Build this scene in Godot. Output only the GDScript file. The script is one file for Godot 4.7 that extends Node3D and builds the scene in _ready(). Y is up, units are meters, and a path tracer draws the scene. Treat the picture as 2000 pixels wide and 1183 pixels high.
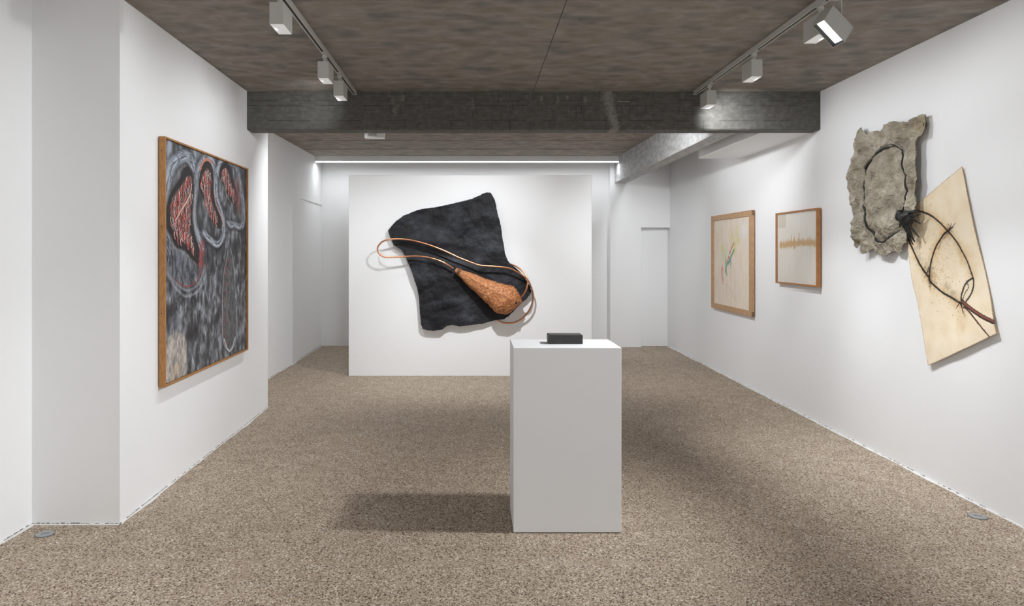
extends Node3D
# A white-walled basement gallery: concrete ceiling and beams, aggregate floor, wall works, a plinth with a dark brick.
# Metres; y up; "depth" d runs away from the camera, so world z = -d. The camera stands at the origin, 1.5 m high.

var white: StandardMaterial3D
var paint_plinth: StandardMaterial3D
var fixture: StandardMaterial3D
var fixture_dark: StandardMaterial3D
var glow_soft: StandardMaterial3D
var glow_hard: StandardMaterial3D
var concrete: StandardMaterial3D
var concrete_pale: StandardMaterial3D
var concrete_far: StandardMaterial3D
var names := {}
var stamps := {}
var rng := RandomNumberGenerator.new()


func _ready() -> void:
	rng.seed = 11
	var cam := Camera3D.new()
	cam.name = "camera"
	cam.projection = Camera3D.PROJECTION_FRUSTUM
	cam.near = 0.05
	cam.far = 60.0
	cam.size = 0.05 * 1183.0 / 1333.0                       # 24 mm shift lens
	cam.frustum_offset = Vector2(75.0, -98.5) / 1333.0 * 0.05
	cam.position = Vector3(0, 1.5, 0)
	cam.current = true
	add_child(cam)
	var env := Environment.new()
	env.background_mode = Environment.BG_COLOR
	env.background_color = Color.BLACK
	env.tonemap_mode = Environment.TONE_MAPPER_LINEAR
	env.tonemap_exposure = EXPOSURE
	env.sdfgi_enabled = true
	env.ssao_enabled = true
	env.ssil_enabled = true
	var we := WorldEnvironment.new()
	we.name = "world_environment"
	we.environment = env
	add_child(we)
	make_materials()
	build_lamps()
	build_shell()
	build_plinth()
	build_left_painting()
	build_right_frames()
	build_black_sheet_work()
	build_hide_work()
	build_floor_boxes()


const EXPOSURE := 0.93
const G := {   # energies of the lamps, seen and unseen, and of the added fills
	"left_high": 0.44, "left_mid": 0.0, "left_low": 1.15, "right_high": 0.78, "right_mid": 0.43, "right_low": 3.0,
	"left_near_high": 0.53, "left_near_mid": 0.08, "left_near_low": 1.75, "right_near_high": 0.8, "right_near_mid": 0.4, "right_near_low": 2.9,
	"left_spill": 0.45, "right_spill": 1.0, "tilted": 6.9, "panel_left": 0.3, "panel_left_low": 0.3, "panel_right": 3.2, "panel_right_low": 4.2,
	"aisle": 4.8, "strip": 0.85, "fill_panel": 5.7, "left_far": 2.8, "cross_right": 5.0, "fill_cross_right": 0.6, "fill_cross_left": 4.5}
const LAMP_COLOR := Color(0.972, 0.985, 1.0)


# ---------------------------------------------------------------- helpers
func P(x: float, y: float, d: float) -> Vector3:
	return Vector3(x, y, -d)

func left_wall(d: float) -> float:
	return -1.954 - 0.0139 * (d - 3.77)

func right_wall(d: float) -> float:
	return 2.939 + 0.0163 * d

func numbered(n: String) -> String:
	var k: int = names.get(n, 0)
	names[n] = k + 1
	return n if k == 0 else "%s_%03d" % [n, k]

func tag(o: Node3D, label: String, category: String, group := "", kind := "") -> Node3D:
	o.set_meta("label", label)
	o.set_meta("category", category)
	if group: o.set_meta("group", group)
	if kind: o.set_meta("kind", kind)
	return o

func thing(called: String, label: String, category: String, at := Vector3.ZERO, group := "") -> Node3D:
	var o := Node3D.new()
	o.name = numbered(called)
	o.position = at
	add_child(o)
	return tag(o, label, category, group)

func new_st() -> SurfaceTool:
	var st := SurfaceTool.new()
	st.begin(Mesh.PRIMITIVE_TRIANGLES)
	st.set_smooth_group(-1)
	return st

func commit(called: String, st: SurfaceTool, m: Material, parent: Node3D = null, normals := true) -> MeshInstance3D:
	if normals: st.generate_normals()
	var o := MeshInstance3D.new()
	o.mesh = st.commit()
	o.material_override = m
	if parent == null:
		o.name = numbered(called)
		add_child(o)
	else:
		o.name = called
		parent.add_child(o, true)
	return o

func tri_out(st: SurfaceTool, a: Vector3, b: Vector3, c: Vector3, mid: Vector3) -> void:
	var n := (b - a).cross(c - a)
	if n.length_squared() < 1e-16: return
	if n.dot((a + b + c) / 3.0 - mid) > 0.0:
		st.add_vertex(a); st.add_vertex(c); st.add_vertex(b)
	else:
		st.add_vertex(a); st.add_vertex(b); st.add_vertex(c)

func quad_out(st: SurfaceTool, a: Vector3, b: Vector3, c: Vector3, d: Vector3, mid: Vector3) -> void:
	tri_out(st, a, b, c, mid)
	tri_out(st, a, c, d, mid)

func box(st: SurfaceTool, lo: Vector3, hi: Vector3, bevel := 0.0, t := Transform3D()) -> void:
	# a box with chamfered edges, between two corners
	var c := (lo + hi) / 2.0
	var h := (hi - lo).abs() / 2.0
	var b := bevel
	var mid := t * c
	if b <= 0.0:
		for ax in 3:
			for s in [-1.0, 1.0]:
				var q := []
				for k in [[-1, -1], [1, -1], [1, 1], [-1, 1]]:
					var v := Vector3.ZERO
					v[ax] = s * h[ax]; v[(ax + 1) % 3] = k[0] * h[(ax + 1) % 3]; v[(ax + 2) % 3] = k[1] * h[(ax + 2) % 3]
					q.append(t * (c + v))
				quad_out(st, q[0], q[1], q[2], q[3], mid)
		return
	for ax in 3:
		var u := (ax + 1) % 3
		var w := (ax + 2) % 3
		for s in [-1.0, 1.0]:
			var q := []
			for k in [[-1, -1], [1, -1], [1, 1], [-1, 1]]:
				var v := Vector3.ZERO
				v[ax] = s * h[ax]; v[u] = k[0] * (h[u] - b); v[w] = k[1] * (h[w] - b)
				q.append(t * (c + v))
			quad_out(st, q[0], q[1], q[2], q[3], mid)
			for s2 in [-1.0, 1.0]:                       # the edge between the faces s of ax and s2 of u
				var e := []
				for k in [[0, -1], [0, 1], [1, 1], [1, -1]]:
					var v := Vector3.ZERO
					v[ax] = s * (h[ax] - (b if k[0] else 0.0)); v[u] = s2 * (h[u] - (0.0 if k[0] else b)); v[w] = k[1] * (h[w] - b)
					e.append(t * (c + v))
				quad_out(st, e[0], e[1], e[2], e[3], mid)
	for sx in [-1.0, 1.0]:
		for sy in [-1.0, 1.0]:
			for sz in [-1.0, 1.0]:
				var s := Vector3(sx, sy, sz)
				tri_out(st, t * (c + s * (h - Vector3(0, b, b))), t * (c + s * (h - Vector3(b, 0, b))), t * (c + s * (h - Vector3(b, b, 0))), mid)

func prism_y(st: SurfaceTool, poly: Array, y0: float, y1: float) -> void:
	# poly of [x, d], convex, between two heights
	var mid := Vector3.ZERO
	for p in poly: mid += P(p[0], (y0 + y1) / 2.0, p[1]) / poly.size()
	for i in poly.size():
		var a = poly[i]
		var b = poly[(i + 1) % poly.size()]
		quad_out(st, P(a[0], y0, a[1]), P(b[0], y0, b[1]), P(b[0], y1, b[1]), P(a[0], y1, a[1]), mid)
		if i > 0 and i < poly.size() - 1:
			for y in [y0, y1]:
				tri_out(st, P(poly[0][0], y, poly[0][1]), P(a[0], y, a[1]), P(b[0], y, b[1]), mid)

func prism_x(st: SurfaceTool, poly: Array, x0: float, x1: float) -> void:
	# poly of [d, y], convex, between two x
	var mid := Vector3.ZERO
	for p in poly: mid += P((x0 + x1) / 2.0, p[1], p[0]) / poly.size()
	for i in poly.size():
		var a = poly[i]
		var b = poly[(i + 1) % poly.size()]
		quad_out(st, P(x0, a[1], a[0]), P(x0, b[1], b[0]), P(x1, b[1], b[0]), P(x1, a[1], a[0]), mid)
		if i > 0 and i < poly.size() - 1:
			for x in [x0, x1]:
				tri_out(st, P(x, poly[0][1], poly[0][0]), P(x, a[1], a[0]), P(x, b[1], b[0]), mid)

func lathe(st: SurfaceTool, profile: Array, n: int, t := Transform3D()) -> void:
	# profile of [radius, height] turned round y
	for k in n:
		var a0 := TAU * k / n
		var a1 := TAU * (k + 1) / n
		for i in profile.size() - 1:
			var p = profile[i]
			var q = profile[i + 1]
			var v := [Vector3(cos(a0) * p[0], p[1], sin(a0) * p[0]), Vector3(cos(a1) * p[0], p[1], sin(a1) * p[0]), Vector3(cos(a1) * q[0], q[1], sin(a1) * q[0]), Vector3(cos(a0) * q[0], q[1], sin(a0) * q[0])]
			var m := Vector3(0, (p[1] + q[1]) / 2.0, 0) + Vector3(0, p[0] - q[0], 0) * 0.0
			if absf(p[1] - q[1]) < 1e-6: m = Vector3(0, p[1] + (-1.0 if q[0] < p[0] else 1.0), 0)
			quad_out(st, t * v[0], t * v[1], t * v[2], t * v[3], t * m)

func curve_points(flat: Array, width: int, per: int, closed := false) -> Array:
	# Catmull-Rom through points of `width` numbers each
	var n := flat.size() / width
	var out := []
	var segs := n if closed else n - 1
	for i in segs:
		for s in per:
			var t := float(s) / per
			var v := []
			for c in width:
				var g := func(k): return flat[posmod(k, n) * width + c] if closed else flat[clampi(k, 0, n - 1) * width + c]
				var p0: float = g.call(i - 1)
				var p1: float = g.call(i)
				var p2: float = g.call(i + 1)
				var p3: float = g.call(i + 2)
				v.append(0.5 * (2.0 * p1 + (p2 - p0) * t + (2.0 * p0 - 5.0 * p1 + 4.0 * p2 - p3) * t * t + (3.0 * p1 - p0 - 3.0 * p2 + p3) * t * t * t))
			out.append(v)
	if not closed:
		var last := []
		for c in width: last.append(flat[(n - 1) * width + c])
		out.append(last)
	return out

func sweep(st: SurfaceTool, pts: Array, radii: Array, sides: int, closed := false) -> void:
	# a round tube along world points, radii per point, closed ends
	var n := pts.size()
	var up := Vector3.UP
	var rings := []
	for i in n:
		var a: Vector3 = pts[posmod(i - 1, n)] if closed or i > 0 else pts[i]
		var b: Vector3 = pts[posmod(i + 1, n)] if closed or i < n - 1 else pts[i]
		var dir := (b - a).normalized()
		if i == 0 and absf(dir.dot(up)) > 0.9: up = Vector3.RIGHT
		var side := dir.cross(up).normalized()
		up = side.cross(dir).normalized()
		var ring := []
		for k in sides:
			var an := TAU * k / sides
			ring.append(side * cos(an) + up * sin(an))
		rings.append(ring)
	st.set_smooth_group(0)
	for i in (n if closed else n - 1):
		var j := (i + 1) % n
		for k in sides:
			var l := (k + 1) % sides
			for q in [[i, k], [j, l], [j, k], [i, k], [i, l], [j, l]]:
				st.set_normal(rings[q[0]][q[1]])
				st.add_vertex(pts[q[0]] + rings[q[0]][q[1]] * float(radii[q[0]]))
	if not closed:
		for e in [[0, -1.0], [n - 1, 1.0]]:
			var i: int = e[0]
			var dir: Vector3 = (pts[1] - pts[0]) if i == 0 else (pts[n - 1] - pts[n - 2])
			dir = dir.normalized() * float(e[1])
			for k in sides:
				var l := (k + 1) % sides
				var order := [k, l] if i == 0 else [l, k]
				st.set_normal(dir); st.add_vertex(pts[i])
				st.set_normal(dir); st.add_vertex(pts[i] + rings[i][order[0]] * float(radii[i]))
				st.set_normal(dir); st.add_vertex(pts[i] + rings[i][order[1]] * float(radii[i]))

func to_poly(flat: Array) -> PackedVector2Array:
	var p := PackedVector2Array()
	for i in flat.size() / 2: p.append(Vector2(flat[2 * i], flat[2 * i + 1]))
	return p

func dense(p: PackedVector2Array, step: float, rough := 0.0, closed := true) -> PackedVector2Array:
	var out := PackedVector2Array()
	for i in (p.size() if closed else p.size() - 1):
		var a := p[i]
		var b := p[(i + 1) % p.size()]
		var n := maxi(1, roundi(a.distance_to(b) / step))
		for k in n:
			var q := a.lerp(b, float(k) / n)
			if rough > 0.0: q += Vector2(rng.randfn(0, rough), rng.randfn(0, rough))
			out.append(q)
	return out

func sheet(outline: PackedVector2Array, step: float, front: Callable, thick: float, rect: Rect2, flip := false) -> SurfaceTool:
	# a thin solid sheet: `front` turns an outline point and a depth below the face into a world point; UV from rect
	var pts := outline.duplicate()
	var nb := pts.size()
	var bb := Rect2(outline[0], Vector2.ZERO)
	for p in outline: bb = bb.expand(p)
	var row := 0
	var y := bb.position.y + step * 0.5
	while y < bb.end.y:
		var x := bb.position.x + step * (0.5 if row % 2 else 1.0)
		while x < bb.end.x:
			var q := Vector2(x, y) + Vector2(rng.randf_range(-.15, .15), rng.randf_range(-.15, .15)) * step
			if Geometry2D.is_point_in_polygon(q, outline):
				var near := 1e9
				for i in nb: near = minf(near, outline[i].distance_squared_to(q))
				if near > step * step * 0.3: pts.append(q)
			x += step
		y += step * 0.866
		row += 1
	var idx := Geometry2D.triangulate_delaunay(pts)
	var st := SurfaceTool.new()
	st.begin(Mesh.PRIMITIVE_TRIANGLES)
	st.set_smooth_group(0)
	for layer in 2:
		for p in pts:
			var w := (p - rect.position) / rect.size
			st.set_uv(Vector2(1.0 - w.x if flip else w.x, 1.0 - w.y))
			st.add_vertex(front.call(p, thick * layer))
	var n := pts.size()
	for t in idx.size() / 3:
		var a := idx[3 * t]; var b := idx[3 * t + 1]; var c := idx[3 * t + 2]
		if not Geometry2D.is_point_in_polygon((pts[a] + pts[b] + pts[c]) / 3.0, outline): continue
		var ccw := (pts[b] - pts[a]).cross(pts[c] - pts[a]) > 0.0
		if ccw == flip:
			st.add_index(a); st.add_index(b); st.add_index(c)
			st.add_index(n + a); st.add_index(n + c); st.add_index(n + b)
		else:
			st.add_index(a); st.add_index(c); st.add_index(b)
			st.add_index(n + a); st.add_index(n + b); st.add_index(n + c)
	st.generate_normals()
	# the edge, with its own normals
	var edge := new_st()
	var area := 0.0
	for i in nb: area += outline[i].cross(outline[(i + 1) % nb])
	for i in nb:
		var j := (i + 1) % nb
		var a := outline[i]; var b := outline[j]
		if (area < 0.0) != flip:
			var sw := a; a = b; b = sw
		var uv := (a - rect.position) / rect.size
		uv = Vector2(1.0 - uv.x if flip else uv.x, 1.0 - uv.y)
		for v in [[a, 0.0], [b, thick], [b, 0.0], [a, 0.0], [a, thick], [b, thick]]:
			edge.set_uv(uv)
			edge.add_vertex(front.call(v[0], v[1]))
	edge.generate_normals()
	var both := SurfaceTool.new()
	both.begin(Mesh.PRIMITIVE_TRIANGLES)
	both.append_from(st.commit(), 0, Transform3D())
	both.append_from(edge.commit(), 0, Transform3D())
	return both


# ---------------------------------------------------------------- paint
func noise(freq: float, octaves := 4, kind := FastNoiseLite.TYPE_SIMPLEX_SMOOTH, seed_ := 1) -> FastNoiseLite:
	var n := FastNoiseLite.new()
	n.noise_type = kind
	n.frequency = freq
	n.seed = seed_
	n.fractal_octaves = octaves
	if octaves == 1: n.fractal_type = FastNoiseLite.FRACTAL_NONE
	return n

func ramp(stops: Array) -> Gradient:
	# [[offset, Color], ...]
	var g := Gradient.new()
	var o := PackedFloat32Array()
	var c := PackedColorArray()
	for s in stops:
		o.append(s[0]); c.append(s[1])
	g.offsets = o
	g.colors = c
	return g

func rgb8(r: int, g: int, b: int, a := 1.0) -> Color:
	return Color(r / 255.0, g / 255.0, b / 255.0, a)

func noise_canvas(w: int, h: int, n: FastNoiseLite, sx: float, sy: float, g: Gradient) -> Image:
	# noise stretched by sx, sy, coloured through a gradient
	var im := n.get_image(maxi(4, int(w / sx)), maxi(4, int(h / sy)))
	im.resize(w, h, Image.INTERPOLATE_CUBIC)
	im.convert(Image.FORMAT_L8)
	var src := im.get_data()
	var lut := PackedByteArray()
	for i in 256:
		var c := g.sample(i / 255.0)
		lut.append(c.r8); lut.append(c.g8); lut.append(c.b8); lut.append(c.a8)
	var dst := PackedByteArray()
	dst.resize(w * h * 4)
	for i in w * h:
		var k := src[i] * 4
		var o := i * 4
		dst[o] = lut[k]; dst[o + 1] = lut[k + 1]; dst[o + 2] = lut[k + 2]; dst[o + 3] = lut[k + 3]
	return Image.create_from_data(w, h, false, Image.FORMAT_RGBA8, dst)

func over(base: Image, top: Image) -> void:
	base.blend_rect(top, Rect2i(0, 0, top.get_width(), top.get_height()), Vector2i.ZERO)

func stamp(r: float, soft: float, c: Color) -> Image:
	var key := "%.1f %.2f %s" % [r, soft, c.to_html()]
	if not stamps.has(key):
		var n := int(ceil(r)) * 2 + 1
		var im := Image.create(n, n, false, Image.FORMAT_RGBA8)
		var h := n / 2
		for y in n:
			for x in n:
				var q := Vector2(x - h, y - h).length() / maxf(r, 0.5)
				var a := clampf((1.0 - q) / maxf(soft, 0.05) + (0.5 if r < 1.5 else 0.0), 0.0, 1.0)
				im.set_pixel(x, y, Color(c.r, c.g, c.b, c.a * a))
		stamps[key] = im
	return stamps[key]

func dab(im: Image, p: Vector2, r: float, c: Color, soft := 0.6) -> void:
	var s := stamp(snappedf(maxf(r, 0.5), 0.5), soft, c)
	im.blend_rect(s, Rect2i(0, 0, s.get_width(), s.get_height()), Vector2i(roundi(p.x) - s.get_width() / 2, roundi(p.y) - s.get_height() / 2))

func stroke(im: Image, pts: PackedVector2Array, r0: float, r1: float, c: Color, soft := 0.6, jitter := 0.0, space := 0.4) -> void:
	var total := 0.0
	for i in pts.size() - 1: total += pts[i].distance_to(pts[i + 1])
	var gone := 0.0
	for i in pts.size() - 1:
		var seg := pts[i].distance_to(pts[i + 1])
		var at := 0.0
		while at < seg:
			var t := (gone + at) / maxf(total, 0.001)
			var r := lerpf(r0, r1, t)
			dab(im, pts[i].lerp(pts[i + 1], at / seg) + Vector2(rng.randfn(0, 1), rng.randfn(0, 1)) * jitter, r, c, soft)
			at += maxf(0.7, r * space)
		gone += seg

func fill(im: Image, poly: PackedVector2Array, c: Color) -> void:
	var bb := Rect2(poly[0], Vector2.ZERO)
	for p in poly: bb = bb.expand(p)
	for y in range(maxi(0, int(bb.position.y)), mini(im.get_height(), int(bb.end.y) + 1)):
		var xs := []
		for i in poly.size():
			var a := poly[i]
			var b := poly[(i + 1) % poly.size()]
			if (a.y <= y) != (b.y <= y): xs.append(a.x + (b.x - a.x) * (y - a.y) / (b.y - a.y))
		xs.sort()
		for k in xs.size() / 2:
			im.fill_rect(Rect2i(int(xs[2 * k]), y, maxi(1, int(xs[2 * k + 1]) - int(xs[2 * k])), 1), c)

func px(flat: Array, w: float, h: float, per := 6, closed := false) -> PackedVector2Array:
	# uv numbers to canvas pixels along a smooth curve
	var out := PackedVector2Array()
	for v in curve_points(flat, 2, per, closed): out.append(Vector2(v[0] * w, v[1] * h))
	return out

func tex(im: Image) -> ImageTexture:
	return ImageTexture.create_from_image(im)

func mat(c: Color, rough := 0.8, metal := 0.0) -> StandardMaterial3D:
	var m := StandardMaterial3D.new()
	m.albedo_color = c
	m.roughness = rough
	m.metallic = metal
	return m

func noise_tex(size: int, n: FastNoiseLite, g: Gradient = null, seamless := true) -> NoiseTexture2D:
	var t := NoiseTexture2D.new()
	t.width = size
	t.height = size
	t.seamless = seamless
	t.seamless_blend_skirt = 0.03
	t.noise = n
	if g: t.color_ramp = g
	return t

func world_map(m: StandardMaterial3D, scale: Vector3, world := true) -> void:
	m.uv1_triplanar = true
	m.uv1_world_triplanar = world
	m.uv1_scale = scale
	m.uv1_triplanar_sharpness = 4.0

func detail(m: StandardMaterial3D, t: Texture2D, scale: Vector3) -> void:
	m.detail_enabled = true
	m.detail_blend_mode = BaseMaterial3D.BLEND_MODE_MUL
	m.detail_uv_layer = BaseMaterial3D.DETAIL_UV_2
	m.detail_albedo = t
	m.uv2_triplanar = true
	m.uv2_world_triplanar = true
	m.uv2_scale = scale

func lin(r: float, g := -1.0, b := -1.0) -> Color:
	return Color(r, r if g < 0 else g, r if b < 0 else b).linear_to_srgb()

func make_materials() -> void:
	white = mat(lin(0.875, 0.875, 0.875), 0.75)
	white.metallic_specular = 0.3
	white.heightmap_enabled = true
	white.heightmap_texture = noise_tex(512, noise(0.02, 4))
	white.heightmap_scale = 0.08
	world_map(white, Vector3.ONE * 0.8)
	paint_plinth = mat(lin(0.8, 0.8, 0.805), 0.55)
	fixture = mat(lin(0.5, 0.485, 0.455), 0.6)
	fixture_dark = mat(lin(0.012), 0.6)
	glow_soft = mat(lin(0.8), 0.7)
	glow_soft.emission_enabled = true
	glow_soft.emission = Color.WHITE
	glow_soft.emission_energy_multiplier = 0.25
	glow_hard = mat(lin(0.8), 0.7)
	glow_hard.emission_enabled = true
	glow_hard.emission = Color.WHITE
	glow_hard.emission_energy_multiplier = 2.5
	# concrete cast against plywood: streaks along x, cloudy patches
	concrete = mat(Color.WHITE, 0.8)
	concrete.albedo_texture = noise_tex(1024, noise(0.012, 6, FastNoiseLite.TYPE_SIMPLEX_SMOOTH, 3), ramp([[0.0, lin(0.235, 0.216, 0.195)], [0.4, lin(0.278, 0.258, 0.234)], [0.6, lin(0.3, 0.281, 0.257)], [1.0, lin(0.36, 0.342, 0.316)]]))
	world_map(concrete, Vector3(0.28, 0.5, 0.6))
	detail(concrete, noise_tex(1024, noise(0.007, 6, FastNoiseLite.TYPE_SIMPLEX_SMOOTH, 8), ramp([[0.0, rgb8(186, 190, 189)], [0.3, rgb8(226, 225, 221)], [0.5, rgb8(255, 249, 243)], [0.7, rgb8(238, 230, 222)], [1.0, rgb8(206, 200, 194)]])), Vector3(0.32, 0.5, 0.45))
	concrete.heightmap_enabled = true
	concrete.heightmap_texture = noise_tex(512, noise(0.03, 5, FastNoiseLite.TYPE_SIMPLEX_SMOOTH, 5))
	concrete.heightmap_scale = 0.25
	concrete_far = concrete.duplicate()
	concrete_far.albedo_texture = noise_tex(1024, noise(0.012, 6, FastNoiseLite.TYPE_SIMPLEX_SMOOTH, 13), ramp([[0.0, lin(0.27, 0.235, 0.2)], [0.4, lin(0.34, 0.3, 0.262)], [0.6, lin(0.38, 0.34, 0.3)], [1.0, lin(0.46, 0.42, 0.38)]]))
	concrete_pale = concrete.duplicate()
	concrete_pale.detail_enabled = false
	concrete_pale.albedo_texture = noise_tex(1024, noise(0.02, 5, FastNoiseLite.TYPE_SIMPLEX_SMOOTH, 23), ramp([[0.0, lin(0.32, 0.318, 0.314)], [0.45, lin(0.44, 0.438, 0.434)], [0.65, lin(0.5, 0.497, 0.492)], [1.0, lin(0.62, 0.616, 0.61)]]))
	concrete_pale.uv1_scale = Vector3(0.6, 0.6, 0.35)
	concrete_pale.heightmap_scale = 0.5

# outlines and drawn lines, in metres on the wall they hang on or in fractions of their sheet
const SHEET := [-1.034, 1.769, -0.996, 1.813, -0.934, 1.882, -0.846, 1.948, -0.765, 1.979, -0.683, 2.014, -0.583, 2.035, -0.452, 2.051, -0.327, 2.076, -0.154, 2.114, -0.015, 2.151, 0.054, 2.183, 0.111, 2.210, 0.160, 2.228, 0.205, 2.228, 0.223, 2.198, 0.255, 2.139, 0.273, 2.070, 0.289, 1.969, 0.314, 1.888, 0.333, 1.800, 0.348, 1.669, 0.364, 1.600, 0.379, 1.486, 0.415, 1.397, 0.469, 1.344, 0.557, 1.273, 0.636, 1.167, 0.684, 1.095, 0.698, 1.034, 0.678, 0.988, 0.639, 0.941, 0.585, 0.898, 0.493, 0.803, 0.419, 0.729, 0.370, 0.695, 0.271, 0.683, 0.201, 0.668, 0.107, 0.640, -0.049, 0.624, -0.166, 0.609, -0.260, 0.631, -0.330, 0.612, -0.379, 0.572, -0.478, 0.557, -0.557, 0.563, -0.617, 0.582, -0.635, 0.642, -0.652, 0.820, -0.657, 0.949, -0.681, 1.078, -0.711, 1.166, -0.765, 1.325, -0.815, 1.444, -0.874, 1.533, -0.962, 1.589, -0.996, 1.670, -1.021, 1.720]
const TUBE := [-0.241, 1.310, 0.130, -0.338, 1.371, 0.140, -0.443, 1.416, 0.140, -0.567, 1.447, 0.140, -0.690, 1.458, 0.140, -0.812, 1.454, 0.150, -0.934, 1.445, 0.160, -1.038, 1.445, 0.170, -1.108, 1.472, 0.170, -1.143, 1.521, 0.170, -1.138, 1.573, 0.170, -1.090, 1.626, 0.170, -1.020, 1.652, 0.170, -0.916, 1.662, 0.165, -0.794, 1.656, 0.160, -0.671, 1.632, 0.155, -0.548, 1.597, 0.150, -0.425, 1.553, 0.150, -0.302, 1.500, 0.150, -0.179, 1.442, 0.150, -0.010, 1.376, 0.150, 0.067, 1.350, 0.150, 0.145, 1.342, 0.150, 0.262, 1.333, 0.150, 0.378, 1.322, 0.150, 0.455, 1.302, 0.150, 0.533, 1.263, 0.150, 0.595, 1.217, 0.140, 0.651, 1.170, 0.130, 0.683, 1.107, 0.120, 0.711, 1.021, 0.110, 0.715, 0.950, 0.100, 0.693, 0.856, 0.090, 0.639, 0.760, 0.075, 0.562, 0.689, 0.060, 0.476, 0.652, 0.050, 0.383, 0.648, 0.040, 0.321, 0.666, 0.030, 0.273, 0.706, 0.025, 0.236, 0.836, 0.020, 0.236, 1.022, 0.020, 0.292, 1.221, 0.020, 0.372, 1.332, 0.025, 0.445, 1.355, 0.050, 0.497, 1.340, 0.090, 0.557, 1.302, 0.140, 0.608, 1.249, 0.180, 0.637, 1.188, 0.210, 0.639, 1.135, 0.220, 0.620, 1.058, 0.220, 0.591, 1.003, 0.200, 0.558, 0.967, 0.170, 0.520, 0.932, 0.150]
const HIDE := [5.262, 2.465, 5.238, 2.443, 5.192, 2.386, 5.128, 2.406, 5.032, 2.399, 5.023, 2.385, 4.989, 2.398, 4.947, 2.425, 4.857, 2.434, 4.687, 2.397, 4.606, 2.409, 4.549, 2.417, 4.494, 2.411, 4.480, 2.337, 4.494, 2.274, 4.535, 2.268, 4.553, 2.239, 4.553, 2.172, 4.546, 2.135, 4.556, 2.047, 4.539, 1.983, 4.553, 1.944, 4.563, 1.875, 4.556, 1.834, 4.553, 1.789, 4.577, 1.772, 4.621, 1.743, 4.665, 1.672, 4.679, 1.599, 4.725, 1.554, 4.751, 1.491, 4.778, 1.502, 4.825, 1.521, 4.914, 1.478, 5.023, 1.485, 5.067, 1.493, 5.084, 1.533, 5.146, 1.508, 5.215, 1.490, 5.243, 1.492, 5.229, 1.544, 5.257, 1.565, 5.319, 1.534, 5.362, 1.555, 5.348, 1.587, 5.362, 1.666, 5.367, 1.809, 5.392, 1.863, 5.412, 1.923, 5.412, 1.976, 5.452, 2.006, 5.462, 2.022, 5.467, 2.114, 5.422, 2.167, 5.402, 2.218, 5.348, 2.279, 5.357, 2.307, 5.348, 2.363, 5.314, 2.415, 5.290, 2.452]
const RING := [4.856, 2.267, 4.955, 2.275, 5.040, 2.254, 5.111, 2.204, 5.174, 2.147, 5.220, 2.096, 5.244, 2.027, 5.248, 1.946, 5.230, 1.868, 5.201, 1.774, 5.174, 1.691, 5.129, 1.639, 5.058, 1.582, 4.988, 1.560, 4.922, 1.561, 4.840, 1.593, 4.785, 1.629, 4.730, 1.693, 4.669, 1.746, 4.611, 1.820, 4.640, 1.881, 4.640, 1.966, 4.662, 2.051, 4.685, 2.127, 4.715, 2.177, 4.776, 2.242, 4.821, 2.267]
const PAPER := [4.183, 2.027, 4.378, 1.942, 4.628, 1.827, 4.786, 1.758, 4.728, 1.545, 4.658, 1.271, 4.610, 1.151, 4.551, 0.949, 4.487, 0.759, 4.286, 0.850, 4.094, 0.939, 3.933, 1.016, 3.881, 1.041, 3.905, 1.100, 3.961, 1.284, 4.034, 1.517, 4.109, 1.758]
const P_OUTER_TOP := [0.189, 0.192, 0.259, 0.204, 0.337, 0.223, 0.413, 0.253, 0.468, 0.278, 0.522, 0.308, 0.575, 0.339, 0.627, 0.374, 0.669, 0.412, 0.711, 0.453, 0.743, 0.502, 0.764, 0.539]
const P_OUTER_LOW := [0.063, 0.316, 0.090, 0.359, 0.137, 0.407, 0.199, 0.462, 0.259, 0.507, 0.318, 0.542, 0.337, 0.564, 0.394, 0.589, 0.468, 0.617, 0.549, 0.637, 0.610, 0.653, 0.652, 0.664]
const P_ARC := [0.540, 0.304, 0.486, 0.322, 0.445, 0.350, 0.404, 0.380, 0.371, 0.416, 0.347, 0.456, 0.332, 0.501, 0.328, 0.551]
const P_LEAF := [0.652, 0.659, 0.652, 0.630, 0.669, 0.596, 0.694, 0.566, 0.735, 0.544, 0.764, 0.539, 0.768, 0.559, 0.760, 0.592, 0.735, 0.622, 0.694, 0.653]
const P_ROOT := [0.666, 0.652, 0.697, 0.666, 0.758, 0.684, 0.818, 0.699, 0.887, 0.714, 0.938, 0.722, 0.976, 0.728]
const P_TWIG := [0.672, 0.680, 0.703, 0.684, 0.758, 0.709, 0.818, 0.738, 0.870, 0.764, 0.938, 0.799]
const P_STAIN := [0.569, 0.660, 0.589, 0.732, 0.621, 0.787, 0.653, 0.838, 0.709, 0.771, 0.734, 0.723, 0.709, 0.681]
const C_POD_A := [0.038, 0.365, 0.022, 0.299, 0.043, 0.240, 0.087, 0.193, 0.149, 0.146, 0.173, 0.108, 0.221, 0.084, 0.270, 0.101, 0.289, 0.157, 0.277, 0.242, 0.270, 0.305, 0.296, 0.377, 0.348, 0.450, 0.341, 0.509, 0.283, 0.493, 0.208, 0.456, 0.173, 0.446, 0.104, 0.432, 0.060, 0.384]
const C_POD_B := [0.355, 0.171, 0.361, 0.106, 0.388, 0.060, 0.430, 0.032, 0.487, 0.041, 0.516, 0.099, 0.516, 0.167, 0.562, 0.226, 0.624, 0.303, 0.608, 0.339, 0.531, 0.325, 0.473, 0.271, 0.416, 0.220]
const C_POD_C := [0.600, 0.078, 0.624, 0.028, 0.688, 0.002, 0.756, 0.023, 0.790, 0.086, 0.844, 0.136, 0.862, 0.185, 0.817, 0.210, 0.739, 0.176, 0.656, 0.118]
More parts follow.
